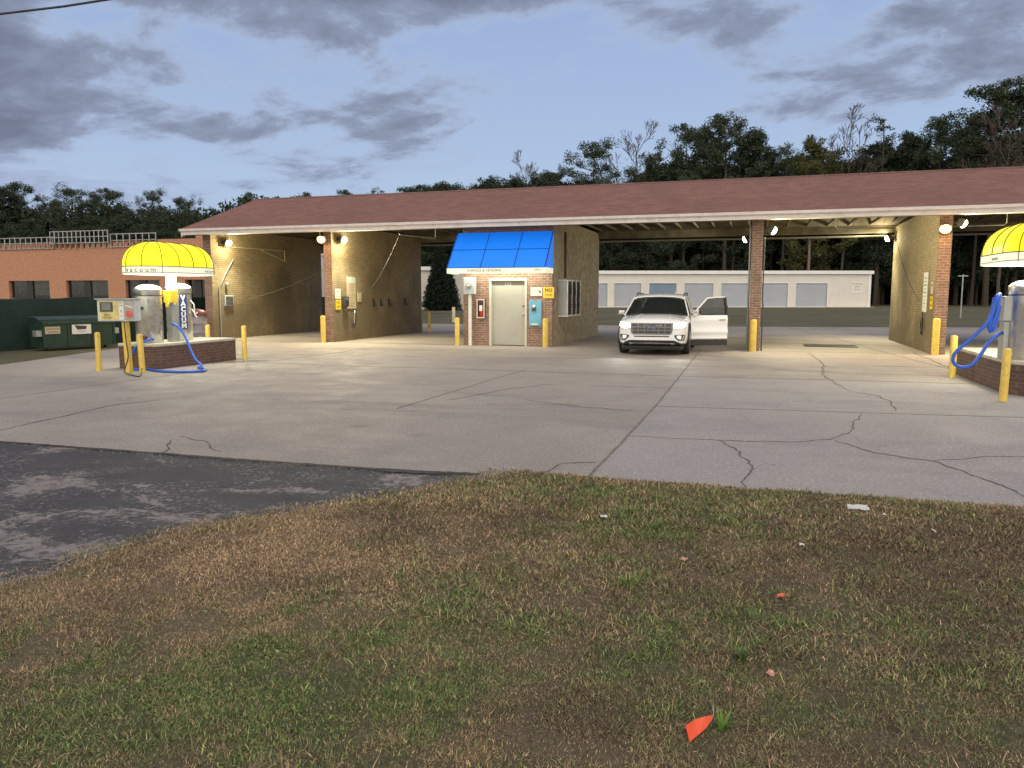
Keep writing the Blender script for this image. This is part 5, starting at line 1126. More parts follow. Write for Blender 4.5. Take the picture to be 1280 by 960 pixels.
# doors shut line on passenger side and cladding
cl = MB()
for s_ in (-1, 1):
    cl.box(min(s_*.955, s_*.985), max(s_*.955, s_*.985), 2.58 if s_ > 0 else 1.4, 3.28, .25, .40)
    for yy in (WF, WR_):
        vs = []; n = 22
        for i in range(n+1):
            a = PI*(-.06)+PI*1.12*i/n
            for r_, xx in ((.432, .93), (.432, .978), (.485, .972), (.485, .93)): vs.append((s_*xx, yy+r_*math.cos(a), WRAD+.01+r_*math.sin(a)))
        cl.add(vs, [(i*4+k, i*4+(k+1) % 4, i*4+4+(k+1) % 4, i*4+4+k) for i in range(n) for k in range(4)]+[(0, 1, 2, 3), (n*4+3, n*4+2, n*4+1, n*4)])
cl.build('cladding', M['cladding'], suv)
MB().box(.966, .972, 2.60, 2.606, .42, 1.04).box(.966, .972, 3.50, 3.506, .85, 1.04).bar((.975, 2.75, .93), (.975, 2.95, .93), .02, .035).build('rear_door_trim', M['silver'], suv)
# mirrors
for s_ in (-1,):
    mo = MB().box(-.09, .09, -.06, .06, -.06, .07).build('side_mirror', M['chrome'], suv, bevel=.03, xf=Matrix.Translation((s_*1.02, 1.52, 1.12))); MB().box(-.03, .12, -.03, .03, -.08, -.055).build('mirror_arm', M['black'], mo, xf=Matrix.Translation((s_*1.03, 1.52, 1.12)))
# wheels
for yy in (WF, WR_):
    for s_ in (-1, 1):
        xf = Matrix.Translation((s_*WX, yy, WRAD)) @ Matrix.Rotation(R(90*s_), 4, 'Y')
        w_ = thing('wheel', None, None, (0, 0, 0)); w_.parent = suv
        tm = MB().lathe([(.255, -.12), (.335, -.125), (.366, -.105), (.375, -.06), (.375, .06), (.366, .105), (.335, .125), (.255, .12), (.25, .0)], n=40)
        tm.f = tm.f[:-2]+[(8*40+k, 8*40+(k+1) % 40, (k+1) % 40, k) for k in range(40)]; tm.m = [0]*len(tm.f)
        tm.build('tyre', M['tyre'], w_, smooth=True, xf=xf)
        rm = MB().lathe([(.25, -.1), (.262, .10), (.262, .125), (.245, .125), (.235, .09), (.2, .03), (.08, .02), (.05, .08), (.001, .085)], n=40)
        rmo = rm.build('rim', M['dkgrey'], w_, smooth=True, xf=xf); sk = MB()
        for k in range(5):
            a = 2*PI*k/5+.3
            for da in (-.13, .13): sk.bar((.05*math.cos(a), .05*math.sin(a), .085), (.245*math.cos(a+da), .245*math.sin(a+da), .115), .035, .02, (0, 0, 1))
        sk.lathe([(.25, .118), (.262, .128), (.24, .128)], n=40); sk.lathe([(.06, .06), (.06, .1), (.04, .105)], n=20)
        sk.build('spoke', M['silver'], w_, xf=xf)
# interior
def seat(x, y):
    return MB().box(x-.25, x+.25, y, y+.5, .48, .64).add([(x-.24, y+.42, .6), (x+.24, y+.42, .6), (x+.22, y+.62, 1.2), (x-.22, y+.62, 1.2), (x-.24, y+.56, .6), (x+.24, y+.56, .6), (x+.22, y+.72, 1.18), (x-.22, y+.72, 1.18)], [(0, 1, 2, 3), (7, 6, 5, 4), (0, 4, 5, 1), (1, 5, 6, 2), (2, 6, 7, 3), (3, 7, 4, 0)]).box(x-.13, x+.13, y+.64, y+.74, 1.2, 1.4).build('seat', M['seatm'], suv, bevel=.03)
for x, y in ((.38, 2.05), (-.38, 2.05), (.38, 3.0), (-.38, 3.0)): seat(x, y)
MB().box(-.84, .84, 1.42, 1.72, .75, 1.07).build('dashboard', M['seatm'], suv, bevel=.03)
tor = [(.38+.18*math.cos(a), 1.86+.05*math.sin(a), .98+.18*math.sin(a)) for a in [2*PI*i/24 for i in range(25)]]
MB().tube(tor, .014, 8, cap=False).tube([(.38, 1.7, .95), (.38, 1.86, .98)], .03, 8).bar((.21, 1.86, .98), (.55, 1.86, .98), .02, .03).build('steering_wheel', M['black'], suv)
# driver door, swung open
hinge = Vector((.955, 1.46, 0)); ang = R(63)
DX = Matrix.Translation(hinge) @ Matrix.Rotation(-ang, 4, 'Z') @ Matrix.Translation(-hinge)
def dside(y, z):   # outer skin x at (y,z)
    return .965 if z <= .95 else .965-.03*(z-.95)/.11 if z < 1.06 else .935-.19*((z-1.06)/.515)
def doorplate(poly_cols, x_off, th):
    # poly_cols: list of (y_bottom,z_bottom,y_top,z_top)
    n = len(poly_cols); vs = []; rows = 18
    for side in (0, 1):
        for j in range(rows+1):
            for (yb, zb, yt, zt) in poly_cols:
                k = j/rows; y = yb+(yt-yb)*k; z = zb+(zt-zb)*k; bulge = .012*math.sin(PI*min(1, max(0, (z-.4)/.6))) if z < 1.0 else 0
                crease = (-.016*math.sin(PI*min(1, max(0, (z-.62)/.28))) if .62 < z < .90 else .014 if .53 < z <= .62 else -.010 if z <= .53 and z > .41 else 0)
                vs.append((dside(y, z)+x_off-th*side+(bulge+crease)*(1-side), y, z))
    m_ = len(vs)//2
    fs = [(j*n+i, j*n+i+1, (j+1)*n+i+1, (j+1)*n+i) for j in range(rows) for i in range(n-1)]; fs += [tuple(m_+k for k in reversed(f)) for f in fs]
    bd = [i for i in range(n)]+[j*n+n-1 for j in range(1, rows+1)]+[rows*n+i for i in range(n-2, -1, -1)]+[j*n for j in range(rows-1, 0, -1)]
    fs += [(bd[k], m_+bd[k], m_+bd[(k+1) % len(bd)], bd[(k+1) % len(bd)]) for k in range(len(bd))]
    return MB().add(vs, fs)
cols = [(1.46+i*1.12/8, .40, 1.46+i*1.12/8, 1.06) for i in range(9)]
dr = doorplate(cols, 0, .09).build('driver_door', M['paint'], suv, smooth=True, xf=DX); dr['label'] = 'driver door swung wide open'
doorplate([(1.47+i*1.10/8, .20, 1.47+i*1.10/8, .372) for i in range(9)], .012, .09).build('door_cladding', M['cladding'], dr, xf=DX)
doorplate([(1.47+i*1.10/8, .374, 1.47+i*1.10/8, .398) for i in range(9)], .02, .05).build('chrome_strip', M['chrome'], dr, xf=DX)
fr = MB()
def dp(y, z, o_=-.02): return (dside(y, z)+o_, y, z)
fr.bar(dp(1.50, 1.06), dp(2.04, 1.545), .04, .035, (1, 0, 0)).bar(dp(2.04, 1.545), dp(2.30, 1.57), .04, .035, (1, 0, 0)).bar(dp(2.30, 1.57), dp(2.60, 1.575), .04, .035, (1, 0, 0))
fr.build('window_frame', M['paint'], dr, xf=DX, bevel=.006)
MB().bar(dp(2.57, 1.06, -.012), dp(2.59, 1.56, -.012), .05, .07, (1, 0, 0)).bar(dp(1.48, 1.075, -.01), dp(2.58, 1.075, -.01), .035, .03, (1, 0, 0)).build('black_sash', M['black'], dr, xf=DX)
gv = [dp(1.54, 1.08), dp(2.56, 1.08), dp(2.57, 1.56), dp(2.30, 1.555), dp(2.05, 1.53)]
MB().add([*gv, *[(x-.006, y, z) for x, y, z in gv]], [(0, 1, 2, 3, 4), (9, 8, 7, 6, 5)]+[(i, 5+i, 5+(i+1) % 5, (i+1) % 5) for i in range(5)]).build('window_glass', M['carglass'], dr, xf=DX)
MB().bar((1.0, 2.30, .93), (1.0, 2.50, .935), .025, .035).bar((.96, 2.31, .93), (1.0, 2.31, .93), .02, .03).bar((.96, 2.49, .93), (1.0, 2.49, .93), .02, .03).build('handle', M['chrome'], dr, xf=DX, bevel=.004)
MB().box(.86, .90, 2.60, 2.612, 1.16, 1.32).build('red_reflector', M['red'], dr, xf=DX)
mo = MB().box(-.07, .13, -.075, .075, -.07, .09).build('side_mirror', M['chrome'], dr, bevel=.025, xf=DX @ Matrix.Translation((1.02, 1.56, 1.12)) @ Matrix.Rotation(R(40), 4, 'Z'))
# ---------------------------------------------------------------- storage units behind
def storage_row(name, label, A, B, z0, hgt, doors, depth=9., sign=False, rightend=True):
    A = Vector((A[0], A[1], 0)); B = Vector((B[0], B[1], 0)); Ld = (B-A).length; a = (B-A).normalized(); ang = math.atan2(a.y, a.x)
    o = thing(name, label, 'storage building', (A.x, A.y, z0), ang)
    w = MB().box(0, Ld, .12, depth, 0, hgt-.15)
    w.box(0, Ld, 0, .12, 2.36, hgt-.15)
    edges = [0]+[e for d in doors for e in d[:2]]+[Ld]
    for i in range(0, len(edges), 2): w.box(edges[i], edges[i+1], 0, .12, 0, 2.36)
    for k in range(int(Ld/.3)):   # siding ribs
        x = .1+k*.3
        if not any(d[0]-.06 < x < d[1]+.06 for d in doors): w.box(x, x+.05, -.018, .0, .02, hgt-.35)
    w.build('wall', M['storage'], o)
    MB().box(-.15, Ld+.15, -.22, depth+.2, hgt-.15, hgt+.03).box(-.16, Ld+.16, -.26, -.221, hgt-.28, hgt+.05).build('roof', M['whitemetal'], o)
    for d in doors:
        dm = MB()
        for j in range(18): dm.add([(d[0]+.02, .05, .06+j*.126), (d[1]-.02, .05, .06+j*.126), (d[1]-.02, .085, .06+(j+1)*.126), (d[0]+.02, .085, .06+(j+1)*.126), (d[1]-.02, .11, .06+j*.126), (d[0]+.02, .11, .06+j*.126), (d[1]-.02, .11, .06+(j+1)*.126), (d[0]+.02, .11, .06+(j+1)*.126)], [(0, 1, 2, 3), (1, 4, 6, 2), (0, 3, 7, 5), (0, 5, 4, 1)])
        do = dm.build('rollup_door', M['rollupblue'] if d[2] else M['rollup'], o, fix=False)
        if d[2]: do['label'] = 'blue roll-up door'
        MB().box(d[0]+.02, d[1]-.02, .03, .11, .0, .06).build('bottom_bar', M['whitemetal'], do)
        MB().box(d[0]-.05, d[0], -.03, .03, 0, 2.4).box(d[1], d[1]+.05, -.03, .03, 0, 2.4).box(d[0], d[1], -.03, .03, 2.33, 2.4).build('door_frame', M['whitemetal'], do)
    if rightend: MB().box(Ld-.25, Ld+.02, -.04, 0, 0, hgt-.2).build('corner_trim', M['whitemetal'], o)
    MB().box(-.1, Ld+.1, -.9, -.03, -.35, .02).build('footing', M['conc_top'], o)
    if sign:
        s_ = MB().box(Ld-1.9, Ld-.75, -.04, -.02, 1.35, 2.45).build('notice_board', M['signwhite'], o)
        text_mesh('STORAGE', .23, 'lettering', M['inkgrey'], s_, Vector((Ld-1.325, -.045, 2.25)), (1, 0, 0), (0, 0, 1), .004); text_mesh('UNITS', .2, 'lettering', M['red'], s_, Vector((Ld-1.325, -.045, 2.0)), (1, 0, 0), (0, 0, 1), .004); text_mesh('FOR RENT', .17, 'lettering', M['inkgrey'], s_, Vector((Ld-1.325, -.045, 1.72)), (1, 0, 0), (0, 0, 1), .004)
    return o, a
A, B = gp(738, 384, .4), gp(1087, 384, .4)
def sx_(px): # distance along the facade of a measured pixel column
    d = ray(px, 384); a = (B-A); # intersect vertical plane
    n_ = Vector((a.y, -a.x, 0)); t_ = (Vector((A.x, A.y, 0))-Vector((0, 0, 0))).dot(n_)/Vector((d.x, d.y, 0)).dot(n_); P = Vector((d.x*t_, d.y*t_, 0)); return (P-Vector((A.x, A.y, 0))).length
dd = [(742, 759, 0), (767.5, 801, 0), (811, 845, 1), (855, 891, 0), (901, 936, 0), (950.6, 984, 0), (994, 1033, 0)]
storage_row('storage_building', 'long cream storage building with grey roll-up doors and one blue door behind the car', A, B, .4, 3.5, [(sx_(a), sx_(b_), c_) for a, b_, c_ in dd], sign=True)
A2, B2 = gp(440, 387, .3), gp(640, 387, .3)
storage_row('storage_building', 'grey storage building with a white roof edge, seen through the left bay behind the cedar', A2, B2, .3, 3.75, [], rightend=False)
bpy.data.objects['storage_building.001'].children[0].data.materials[0] = M['greywall']
# white corrugated shed in the gap
o = thing('metal_shed', 'pale corrugated metal shed seen in the gap between the two left walls', 'shed', (-27.5, 45, 0))
s_ = MB().box(-31, -23.6, 45, 52, -.1, 4.15)
for i in range(37): s_.box(-31+i*.2, -30.9+i*.2, 44.96, 45, 0, 4.1)
s_.build('wall', M['corr'], o, world=True); MB().box(-31.1, -23.5, 44.85, 52.1, 4.152, 4.25).build('roof', M['whitemetal'], o, world=True)
# salmon brick building on the left, with pallets/ladders on its roof
o = thing('brick_building', 'low salmon brick building with dark window openings behind the green fence', 'building', (-42, 38, 0))
x0, x1 = -62., -33.6; zt = 4.4; wz0, wz1 = .9, 2.5
wins = [(-42.07-3.34*k-3.3*1, -42.07-3.34*k) for k in range(0)]
wins = [(a, b_) for a, b_ in [(-58.9, -55.6), (-54.6, -51.4), (-50.2, -47.0), (-45.35, -42.05), (-40.72, -37.5), (-36.2, -33.7), (-31.8, -30.25)]]
wl = MB(); edges = [x0]+[e for w_ in wins[:6] for e in w_]+[x1]
for i in range(0, len(edges), 2):
    if edges[i+1] > edges[i]: wl.box(edges[i], edges[i+1], 38, 38.3, -.1, wz1)
wl.box(x0, x1, 38, 38.3, wz1, zt); wl.box(x0, x1, 38, 38.3, -.1, wz0-.0) if False else None
for a, b_ in wins[:6]: wl.box(a, b_, 38.002, 38.3, -.1, wz0)
wl.box(x0, -30.0, 38.302, 50, -.1, zt-.4)
wl.build('wall', M['salmon'], o, world=True)
tw = MB().box(-33.598, -31.8, 37.9, 38.3, -.1, 4.85).box(-31.8, -30.25, 37.9, 38.3, wz1, 4.85).box(-31.8, -30.25, 37.91, 38.3, -.1, wz0).box(-30.25, -28.6, 37.9, 38.3, -.1, 4.85).box(-30.9, -28.9, 37.88, 38.32, 4.852, 5.45).box(-30.3, -29.1, 37.88, 46, 4.3, 4.84)
tw.build('tower_wall', M['salmon'], o, world=True)
for a, b_ in wins[:]:
    f = MB().box(a, b_, 38.2, 38.26, wz0, wz1).build('window', M['glassdk'], o, world=True)
    fr_ = MB().box((a+b_)/2-.35, (a+b_)/2+.15, 38.14, 38.199, wz0, wz1)
    fr_.build('mullion', M['black'], f, world=True); MB().box((a+b_)/2+.3, b_-.1, 38.17, 38.199, wz1-.9, wz1-.1).build('painted_reflection', pm('dull_green_reflection', (.05, .06, .05), .3), f, world=True)  # reflection on the glass put in as a green-tinted panel
cop = MB()
for i in range(68): cop.box(x0+i*.418, x0+i*.418+.2, 37.97, 38.3, zt+.002, zt+.30)
cop.box(x0, x1-.2, 38.05, 38.28, zt+.302, zt+.38).build('parapet', M['salmon'], o, world=True)
def rack(name, label, x0_, x1_, z0_, z1_, step, y, mat):
    o = thing(name, label, 'rack', ((x0_+x1_)/2, y, z0_)); mb = MB(); n_ = max(2, int((x1_-x0_)/step))
    for z in (z0_, (z0_+z1_)/2 if z1_-z0_ > .5 else z1_, z1_): mb.box(x0_, x1_, y, y+.05, z, z+.045)
    mb.build('rail', mat, o, world=True); mb = MB()
    for i in range(n_+1): xx = x0_+(x1_-x0_)*i/n_; mb.box(xx-.028, xx+.028, y-.03, y-.001, z0_-.03, z1_+.05)
    mb.build('upright', mat, o, world=True); return o
m_rack = pm('rack_galvanised', (.36, .37, .38), .5, .3, var=.3, sc=3)
rack('roof_railing', 'long low grey metal railing along the left part of the salmon roof', -56., -41.45, 4.45, 5.12, .42, 37.9, m_rack)
rack('roof_railing', 'grey metal railing on the salmon roof between the taller rack and the yellow canopy', -37.0, -33.7, 4.45, 5.2, .42, 37.9, m_rack)
rack('ladder_rack', 'taller grey rack standing on the salmon roof in front of the railing', -41.4, -37.0, 4.72, 5.42, .33, 37.7, m_rack)
rack('roof_railing', 'lower railing under the tall rack on the salmon roof', -41.4, -37.05, 4.42, 4.70, .42, 38.0, m_rack)
# sign/light posts behind
o = thing('sign_post', 'thin white post with a small cross head standing on the grass behind the right bay', 'post', (12.3, 56, .2))
MB().tube([(0, 0, -.3), (0, 0, 2.7)], .04, 8).box(-.28, .28, -.03, .03, 2.58, 2.64).build('pole', M['galv'], o)
o = thing('utility_pole', 'pale utility pole in front of the dark woods above the storage roof', 'utility pole', (5.2, 93, .4))
MB().tube([(0, 0, -.3), (0, 0, 11.5)], [.17, .11], 10).build('pole', M['palebark'], o)
# overhead cable
P = []
a_, b_ = Vector((-30, 12, 7.35)), Vector((4, 12, 6.7))
for i in range(31):
    k = i/30; p = a_.lerp(b_, k); p.z -= .9*4*k*(1-k)*0+0; P.append(p)
o = MB().tube([py(-300, 62, 12), py(0, 17.5, 12), py(80, 8, 12), py(150, -3, 12), py(400, -50, 12), py(900, -190, 12)], .02, 8).build('overhead_cable', M['black']); tag(o, 'black overhead cable crossing the top left corner of the sky', 'cable')

# ---------------------------------------------------------------- trees
def leaf_cloud(c, rx, ry, rz, n, size, g, flat=.0):
    """n small triangles filling an ellipsoid; returns verts (3n,3)"""
    u = g.normal(size=(n, 3)); u /= np.linalg.norm(u, axis=1)[:, None]; rad = g.random(n)**.45
    p = np.array(c)+u*rad[:, None]*np.array((rx, ry, rz))
    a = g.normal(size=(n, 3)); a /= np.linalg.norm(a, axis=1)[:, None]; b_ = np.cross(a, g.normal(size=(n, 3))); b_ /= np.linalg.norm(b_, axis=1)[:, None]
    s = (size*g.uniform(.5, 1.3, n))[:, None]
    return np.stack([p-a*s*.55, p+a*s*.55, p+b_*s*.75], 1).reshape(-1, 3)
def mesh_tris(name, V, mat):
    me = bpy.data.meshes.new(name); n = len(V)//3; me.vertices.add(len(V)); me.vertices.foreach_set('co', V.astype(np.float32).ravel()); me.loops.add(3*n); me.loops.foreach_set('vertex_index', np.arange(3*n, dtype=np.int32)); me.polygons.add(n); me.polygons.foreach_set('loop_start', np.arange(0, 3*n, 3, dtype=np.int32)); me.update(calc_edges=True); me.materials.append(mat); return me
def make_tree(kind, seed, H):
    """returns root Empty with trunk and crown children, base at origin"""
    g = np.random.default_rng(seed); rr = random.Random(seed); root = thing('pine_tree' if kind in ('pine', 'umbrella', 'spindly') else 'bare_tree' if kind == 'bare' else 'broadleaf_tree', None, 'tree')
    mb = MB(); lean = (rr.uniform(-.4, .4), rr.uniform(-.4, .4)); TP = [(lean[0]*(k/6)**2+rr.uniform(-.12, .12), lean[1]*(k/6)**2, H*k/6*.96-.5*(k == 0)) for k in range(7)]
    tr = .22 if kind != 'bare' else .17
    mb.tube(TP, [tr*(1-.85*k/6) for k in range(7)], 7)
    def at(z):
        k = min(5.999, max(0, z/(H*.96)*6)); i = int(k); f = k-i; return Vector(TP[i]).lerp(Vector(TP[i+1]), f)
    L = []
    if kind == 'bare':
        def grow(p, d, l, r, dep):
            q = p+d*l; mb.tube([p, p.lerp(q, .5)+Vector((rr.uniform(-1, 1), rr.uniform(-1, 1), rr.uniform(-1, 1)))*l*.05, q], [r, r*.8, r*.6], 4 if dep > 1 else 5, cap=False)
            if dep >= 5: 
                return
            for _ in range(3 if dep else 3):
                nd = (d+Vector((rr.uniform(-1, 1), rr.uniform(-1, 1), rr.uniform(-.3, .9)))*.62).normalized(); grow(q if rr.random() < .6 else p.lerp(q, rr.uniform(.4, .9)), nd, l*rr.uniform(.62, .8), max(.022, r*.62), dep+1)
        for k in range(9):
            z = H*(.38+.58*k/8); a = k*2.4+rr.uniform(-.3, .3); grow(at(z), Vector((math.cos(a)*.55, math.sin(a)*.55, .85)).normalized(), H*.13*(1.15-.5*k/8), .055, 1)
        V = [leaf_cloud((0, 0, H*.72), H*.2, H*.2, H*.24, 1500, .14, g)]
    else:
        spec = dict(pine=(.42, 20, 3.3, .17, 640), umbrella=(.60, 17, 3.3, .16, 560), dense=(.15, 34, 3.7, .20, 800), bushy=(.10, 30, 3.5, .20, 760), spindly=(.45, 12, 1.7, .15, 200))[kind]
        z0, nb, rad, ls, nl = spec
        for k in range(nb):
            f = (k+.5)/nb; z = H*(z0+(1-z0)*f*.97); a = k*2.39996+rr.uniform(-.4, .4)
            env = {'pine': math.sin(PI*(.16+.80*f))**.7, 'umbrella': math.sin(PI*(.22+.66*f))**.6, 'dense': (1-f*.86)**.45*min(1, .5+f*3), 'bushy': math.sin(PI*(.18+.78*f))**.5, 'spindly': (1-f*.7)}[kind]
            l = rad*env*rr.uniform(.55, 1.12); up_ = rr.uniform(.25, .85); s0 = at(max(.5, z-l*up_)); e = s0+Vector((math.cos(a)*l, math.sin(a)*l, l*up_))
            midp = s0.lerp(e, .5)+Vector((0, 0, -.1*l)); mb.tube([s0, midp, e], [.07, .045, .02], 4, cap=False)
            for c in range(2 if kind == 'spindly' else 3):
                t_ = (1.0, .72, .45)[c]; p = s0.lerp(e, t_)+Vector((rr.uniform(-.5, .5), rr.uniform(-.5, .5), rr.uniform(-.1, .5))); sz = rr.uniform(.6, 1.15)*(1. if kind != 'spindly' else .6)*(1. if kind != 'dense' else 1.25)
                L.append((p, sz)); mb.tube([s0.lerp(e, t_*.8), p], [.03, .012], 3, cap=False)
        L.append((at(H*.97), .9 if kind != 'spindly' else .35)); L.append((at(H*.92)+Vector((rr.uniform(-.6, .6), 0, 0)), 1.0 if kind != 'spindly' else .4))
        V = []
        for p, sz in L:
            # each clump is several tufts so its outline stays uneven
            for q in range(4):
                o_ = Vector((rr.uniform(-1, 1), rr.uniform(-1, 1), rr.uniform(-.9, .9)))*sz*.6
                V.append(leaf_cloud(p+o_, sz*.60, sz*.60, sz*.55, nl//9, ls, g))
    mat = {'pine': M['pine'], 'umbrella': M['pine'], 'dense': M['pinedk'], 'bushy': M['olive'], 'spindly': M['pine'], 'bare': M['rust']}[kind]
    mb.build('trunk', M['greytwig'] if kind == 'bare' else M['bark'], root, fix=False, smooth=True)
    me = mesh_tris('crown' if kind != 'bare' else 'twigs', np.concatenate(V), mat); o = bpy.data.objects.new(me.name, me); COL.objects.link(o); o.parent = root
    root['H'] = float(H); return root
protos = {}
for kind, seeds in dict(pine=(1, 2, 3, 9), umbrella=(4, 5), dense=(6, 7, 11), bushy=(8, 12), spindly=(10,), bare=(13, 14)).items(): protos[kind] = [make_tree(kind, s_, 20.) for s_ in seeds]
used_first = set(); tcount = 0; kc = {}
def place_tree(kind, px, ytop, Y, label, wide=1., grp='trees behind the car wash'):
    global tcount
    P = py(px, ytop, Y); zg = float(terrain_h(0, Y)); h = P.z-zg; ps = protos[kind]; kc[kind] = kc.get(kind, -1)+1; pr_ = ps[kc[kind] % len(ps)]; tcount += 1
    if pr_.name not in used_first: used_first.add(pr_.name); r_ = pr_
    else: r_ = copy_tree(pr_)
    s_ = h/20.; r_.location = (P.x, Y, zg); r_.scale = (s_*wide, s_*wide, s_); r_.rotation_euler.z = U(0, 6.28); r_['label'] = label; r_['category'] = 'tree'; r_['group'] = grp
    return r_
K = dict(pine='rounded dark pine', umbrella='tall open crowned pine with a bare trunk', dense='dense dark evergreen', bushy='olive green broad crowned tree', spindly='thin spindly pine', bare='bare reddish leafless tree')
TL = [ # left skyline
 ('dense', 2, 236, 95, 'at the far left edge of the skyline', 1.5), ('pine', 26, 229, 98, 'second from the left edge of the skyline', 1.3), ('umbrella', 88, 233, 92, 'over the salmon roof', 1.25),
 ('pine', 62, 250, 100, 'low between two taller crowns at the left', 1.2), ('pine', 118, 242, 96, 'right behind the open crowned pine at the left', 1.), ('pine', 136, 236, 90, 'directly above the yellow canopy edge', 1.15), ('umbrella', 189, 237, 92, 'standing alone above the yellow canopy', .9), ('pine', 160, 262, 96, 'low, left of the lone pine above the canopy', 1.), ('umbrella', 229, 246, 90, 'wide, just left of the wash roof corner', 1.2), ('spindly', 268, 258, 96, 'at the left roof slope', 1.3), ('pine', 306, 241, 100, 'peeking over the left end of the roof ridge', .8),
 # over ridge
 ('pine', 385, 241, 118, 'tiny over the left part of the ridge', 1.), ('pine', 432, 238, 120, 'small over the ridge above the second wall', 1.), ('spindly', 468, 235, 116, 'small over the ridge right of the second wall', 1.5), ('spindly', 532, 231, 112, 'small over the ridge above the left bay', 1.5), ('pine', 570, 232, 120, 'small dark top over the ridge left of the booth', 1.2), ('dense', 604, 222, 116, 'low rounded top over the ridge above the booth', 1.3), ('pine', 635, 228, 118, 'low top right of the rounded one above the booth', 1.), ('bare', 655, 218, 112, 'over the ridge right of the booth', 1.), ('dense', 692, 212, 112, 'small, left of the tall open pine over the ridge', 1.1),
 ('umbrella', 741, 176, 100, 'standing clear of the rest over the ridge', 1.15), ('bare', 800, 184, 104, 'pale, just right of the lone pine over the ridge', 1.1), ('pine', 815, 192, 100, 'low, in front of the bare tree over the ridge', 1.),
 ('pine', 858, 156, 100, 'left in the tall clump over mid roof', 1.05), ('dense', 885, 160, 108, 'inside the tall clump over the middle of the roof', 1.0), ('pine', 912, 144, 98, 'the tallest of the middle clump', 1.2), ('dense', 938, 164, 100, 'right shoulder of the tall middle clump', 1.15), ('pine', 960, 186, 100, 'low, right of the tall middle clump', 1.), ('spindly', 984, 176, 98, 'small, between the middle clump and the olive tree', 1.2),
 ('bushy', 1016, 174, 96, 'olive, right of the middle clump', 1.2), ('bare', 1060, 172, 98, 'between the olive tree and the spindly pine', 1.15), ('spindly', 1106, 142, 98, 'with a thin high top at the right', 1.3), ('dense', 1096, 176, 102, 'low, behind the thin topped pine', 1.1), ('dense', 1142, 167, 98, 'left of the large right pines', 1.2), ('pine', 1180, 145, 96, 'at the left of the large right pines', 1.1), ('dense', 1208, 160, 102, 'low between the two large right pines', 1.1), ('pine', 1250, 100, 92, 'the tallest tree, at the right edge', 1.25), ('dense', 1286, 104, 94, 'cut by the right edge of the picture', 1.2), ('bare', 1262, 165, 88, 'reddish and low at the right edge, before the tallest pine', 1.2), ('pine', 1230, 140, 95, 'leaning against the tallest pine', .9),
 ('dense', 1330, 110, 95, 'beyond the right edge', 1.2), ('pine', -40, 235, 95, 'beyond the left edge', 1.2)]
for kind, px, yt, Y, lab, wd in TL:
    place_tree(kind, px, yt, Y, (K[kind]+', '+lab), wd)
# lower second storey of trees filling the band behind the roof and the storage units
low = []
rr = random.Random(5)
for k, px in enumerate(range(-30, 300, 22)): low.append(('dense' if k % 3 else 'pine', px, 281+rr.uniform(-6, 12), 84+rr.uniform(-3, 5), 1.7))
for k, px in enumerate(range(500, 1330, 19)):
    yr = 250-(px-318)*.0426; low.append((['dense', 'pine', 'dense', 'dense'][k % 4], px, yr-8+rr.uniform(-9, 14)-(10 if px > 840 else 0), 104+rr.uniform(-5, 8), 1.45))
for kind, px, yt, Y, wd in low:
    t_ = place_tree(kind, px, yt, Y, 'dark understorey tree merging into the wood behind the roof line', wd, 'understorey trees of the wood')
for ps in protos.values():
    for pr_ in ps:
        if pr_.name not in used_first:
            for ch in list(pr_.children): bpy.data.objects.remove(ch)
            bpy.data.objects.remove(pr_)
# far-off wood as one mass behind them (dark leaf clumps and trunks)
g = np.random.default_rng(3); V = []
for px in np.arange(-60, 1400, 5.):
    for zc in (.4, 1.4, 2.6, 3.9, 5.2, 6.6, 8., 9.4, 11., 12.6, 14.):
        Y = 118+g.uniform(-4, 4) if px > 400 else 100+g.uniform(-4, 4)
        yr = 262 if px < 300 else 250-(px-318)*.0426
        P = py(px+g.uniform(-6, 6), 368, Y); zmax = py(px, yr+6, Y).z
        if zc < zmax: V.append(leaf_cloud((P.x, P.y, zc+g.uniform(-.8, .8)), 1.8, 1.8, 1.5, 80, .6, g))
me = mesh_tris('woodland', np.concatenate(V), M['pinedk']); o = bpy.data.objects.new('woodland', me); COL.objects.link(o); tag(o, 'dark mass of distant pine wood closing the background', 'woodland', kind='stuff')
for k in range(14):
    px = 765+k*38+rr.uniform(-8, 8); P = py(px, 368, 101+rr.uniform(-3, 5))
    if k == 0:
        r0 = thing('pine_tree', 'bare lower trunk of a forest pine showing above the storage roof', 'tree', (P.x, P.y, .4), 0, 'pale trunks in the dark wood')
        MB().tube([(0, 0, -.3), (.1, .05, 5), (.0, .1, 11), (.1, 0, 15)], [.2, .17, .13, .1], 7).build('trunk', M['bark'], r0); me = mesh_tris('crown', np.concatenate([leaf_cloud((.1, 0, 14+q*.5), 1.6, 1.6, .8, 160, .22, g) for q in range(4)]), M['pinedk']); c_ = bpy.data.objects.new('crown', me); COL.objects.link(c_); c_.parent = r0
    else:
        r1 = copy_tree(r0); r1.location = (P.x, P.y, .4); r1.rotation_euler.z = U(0, 6.); r1.scale = (rr.uniform(.6, 1.1),)*2+(rr.uniform(.85, 1.05),)
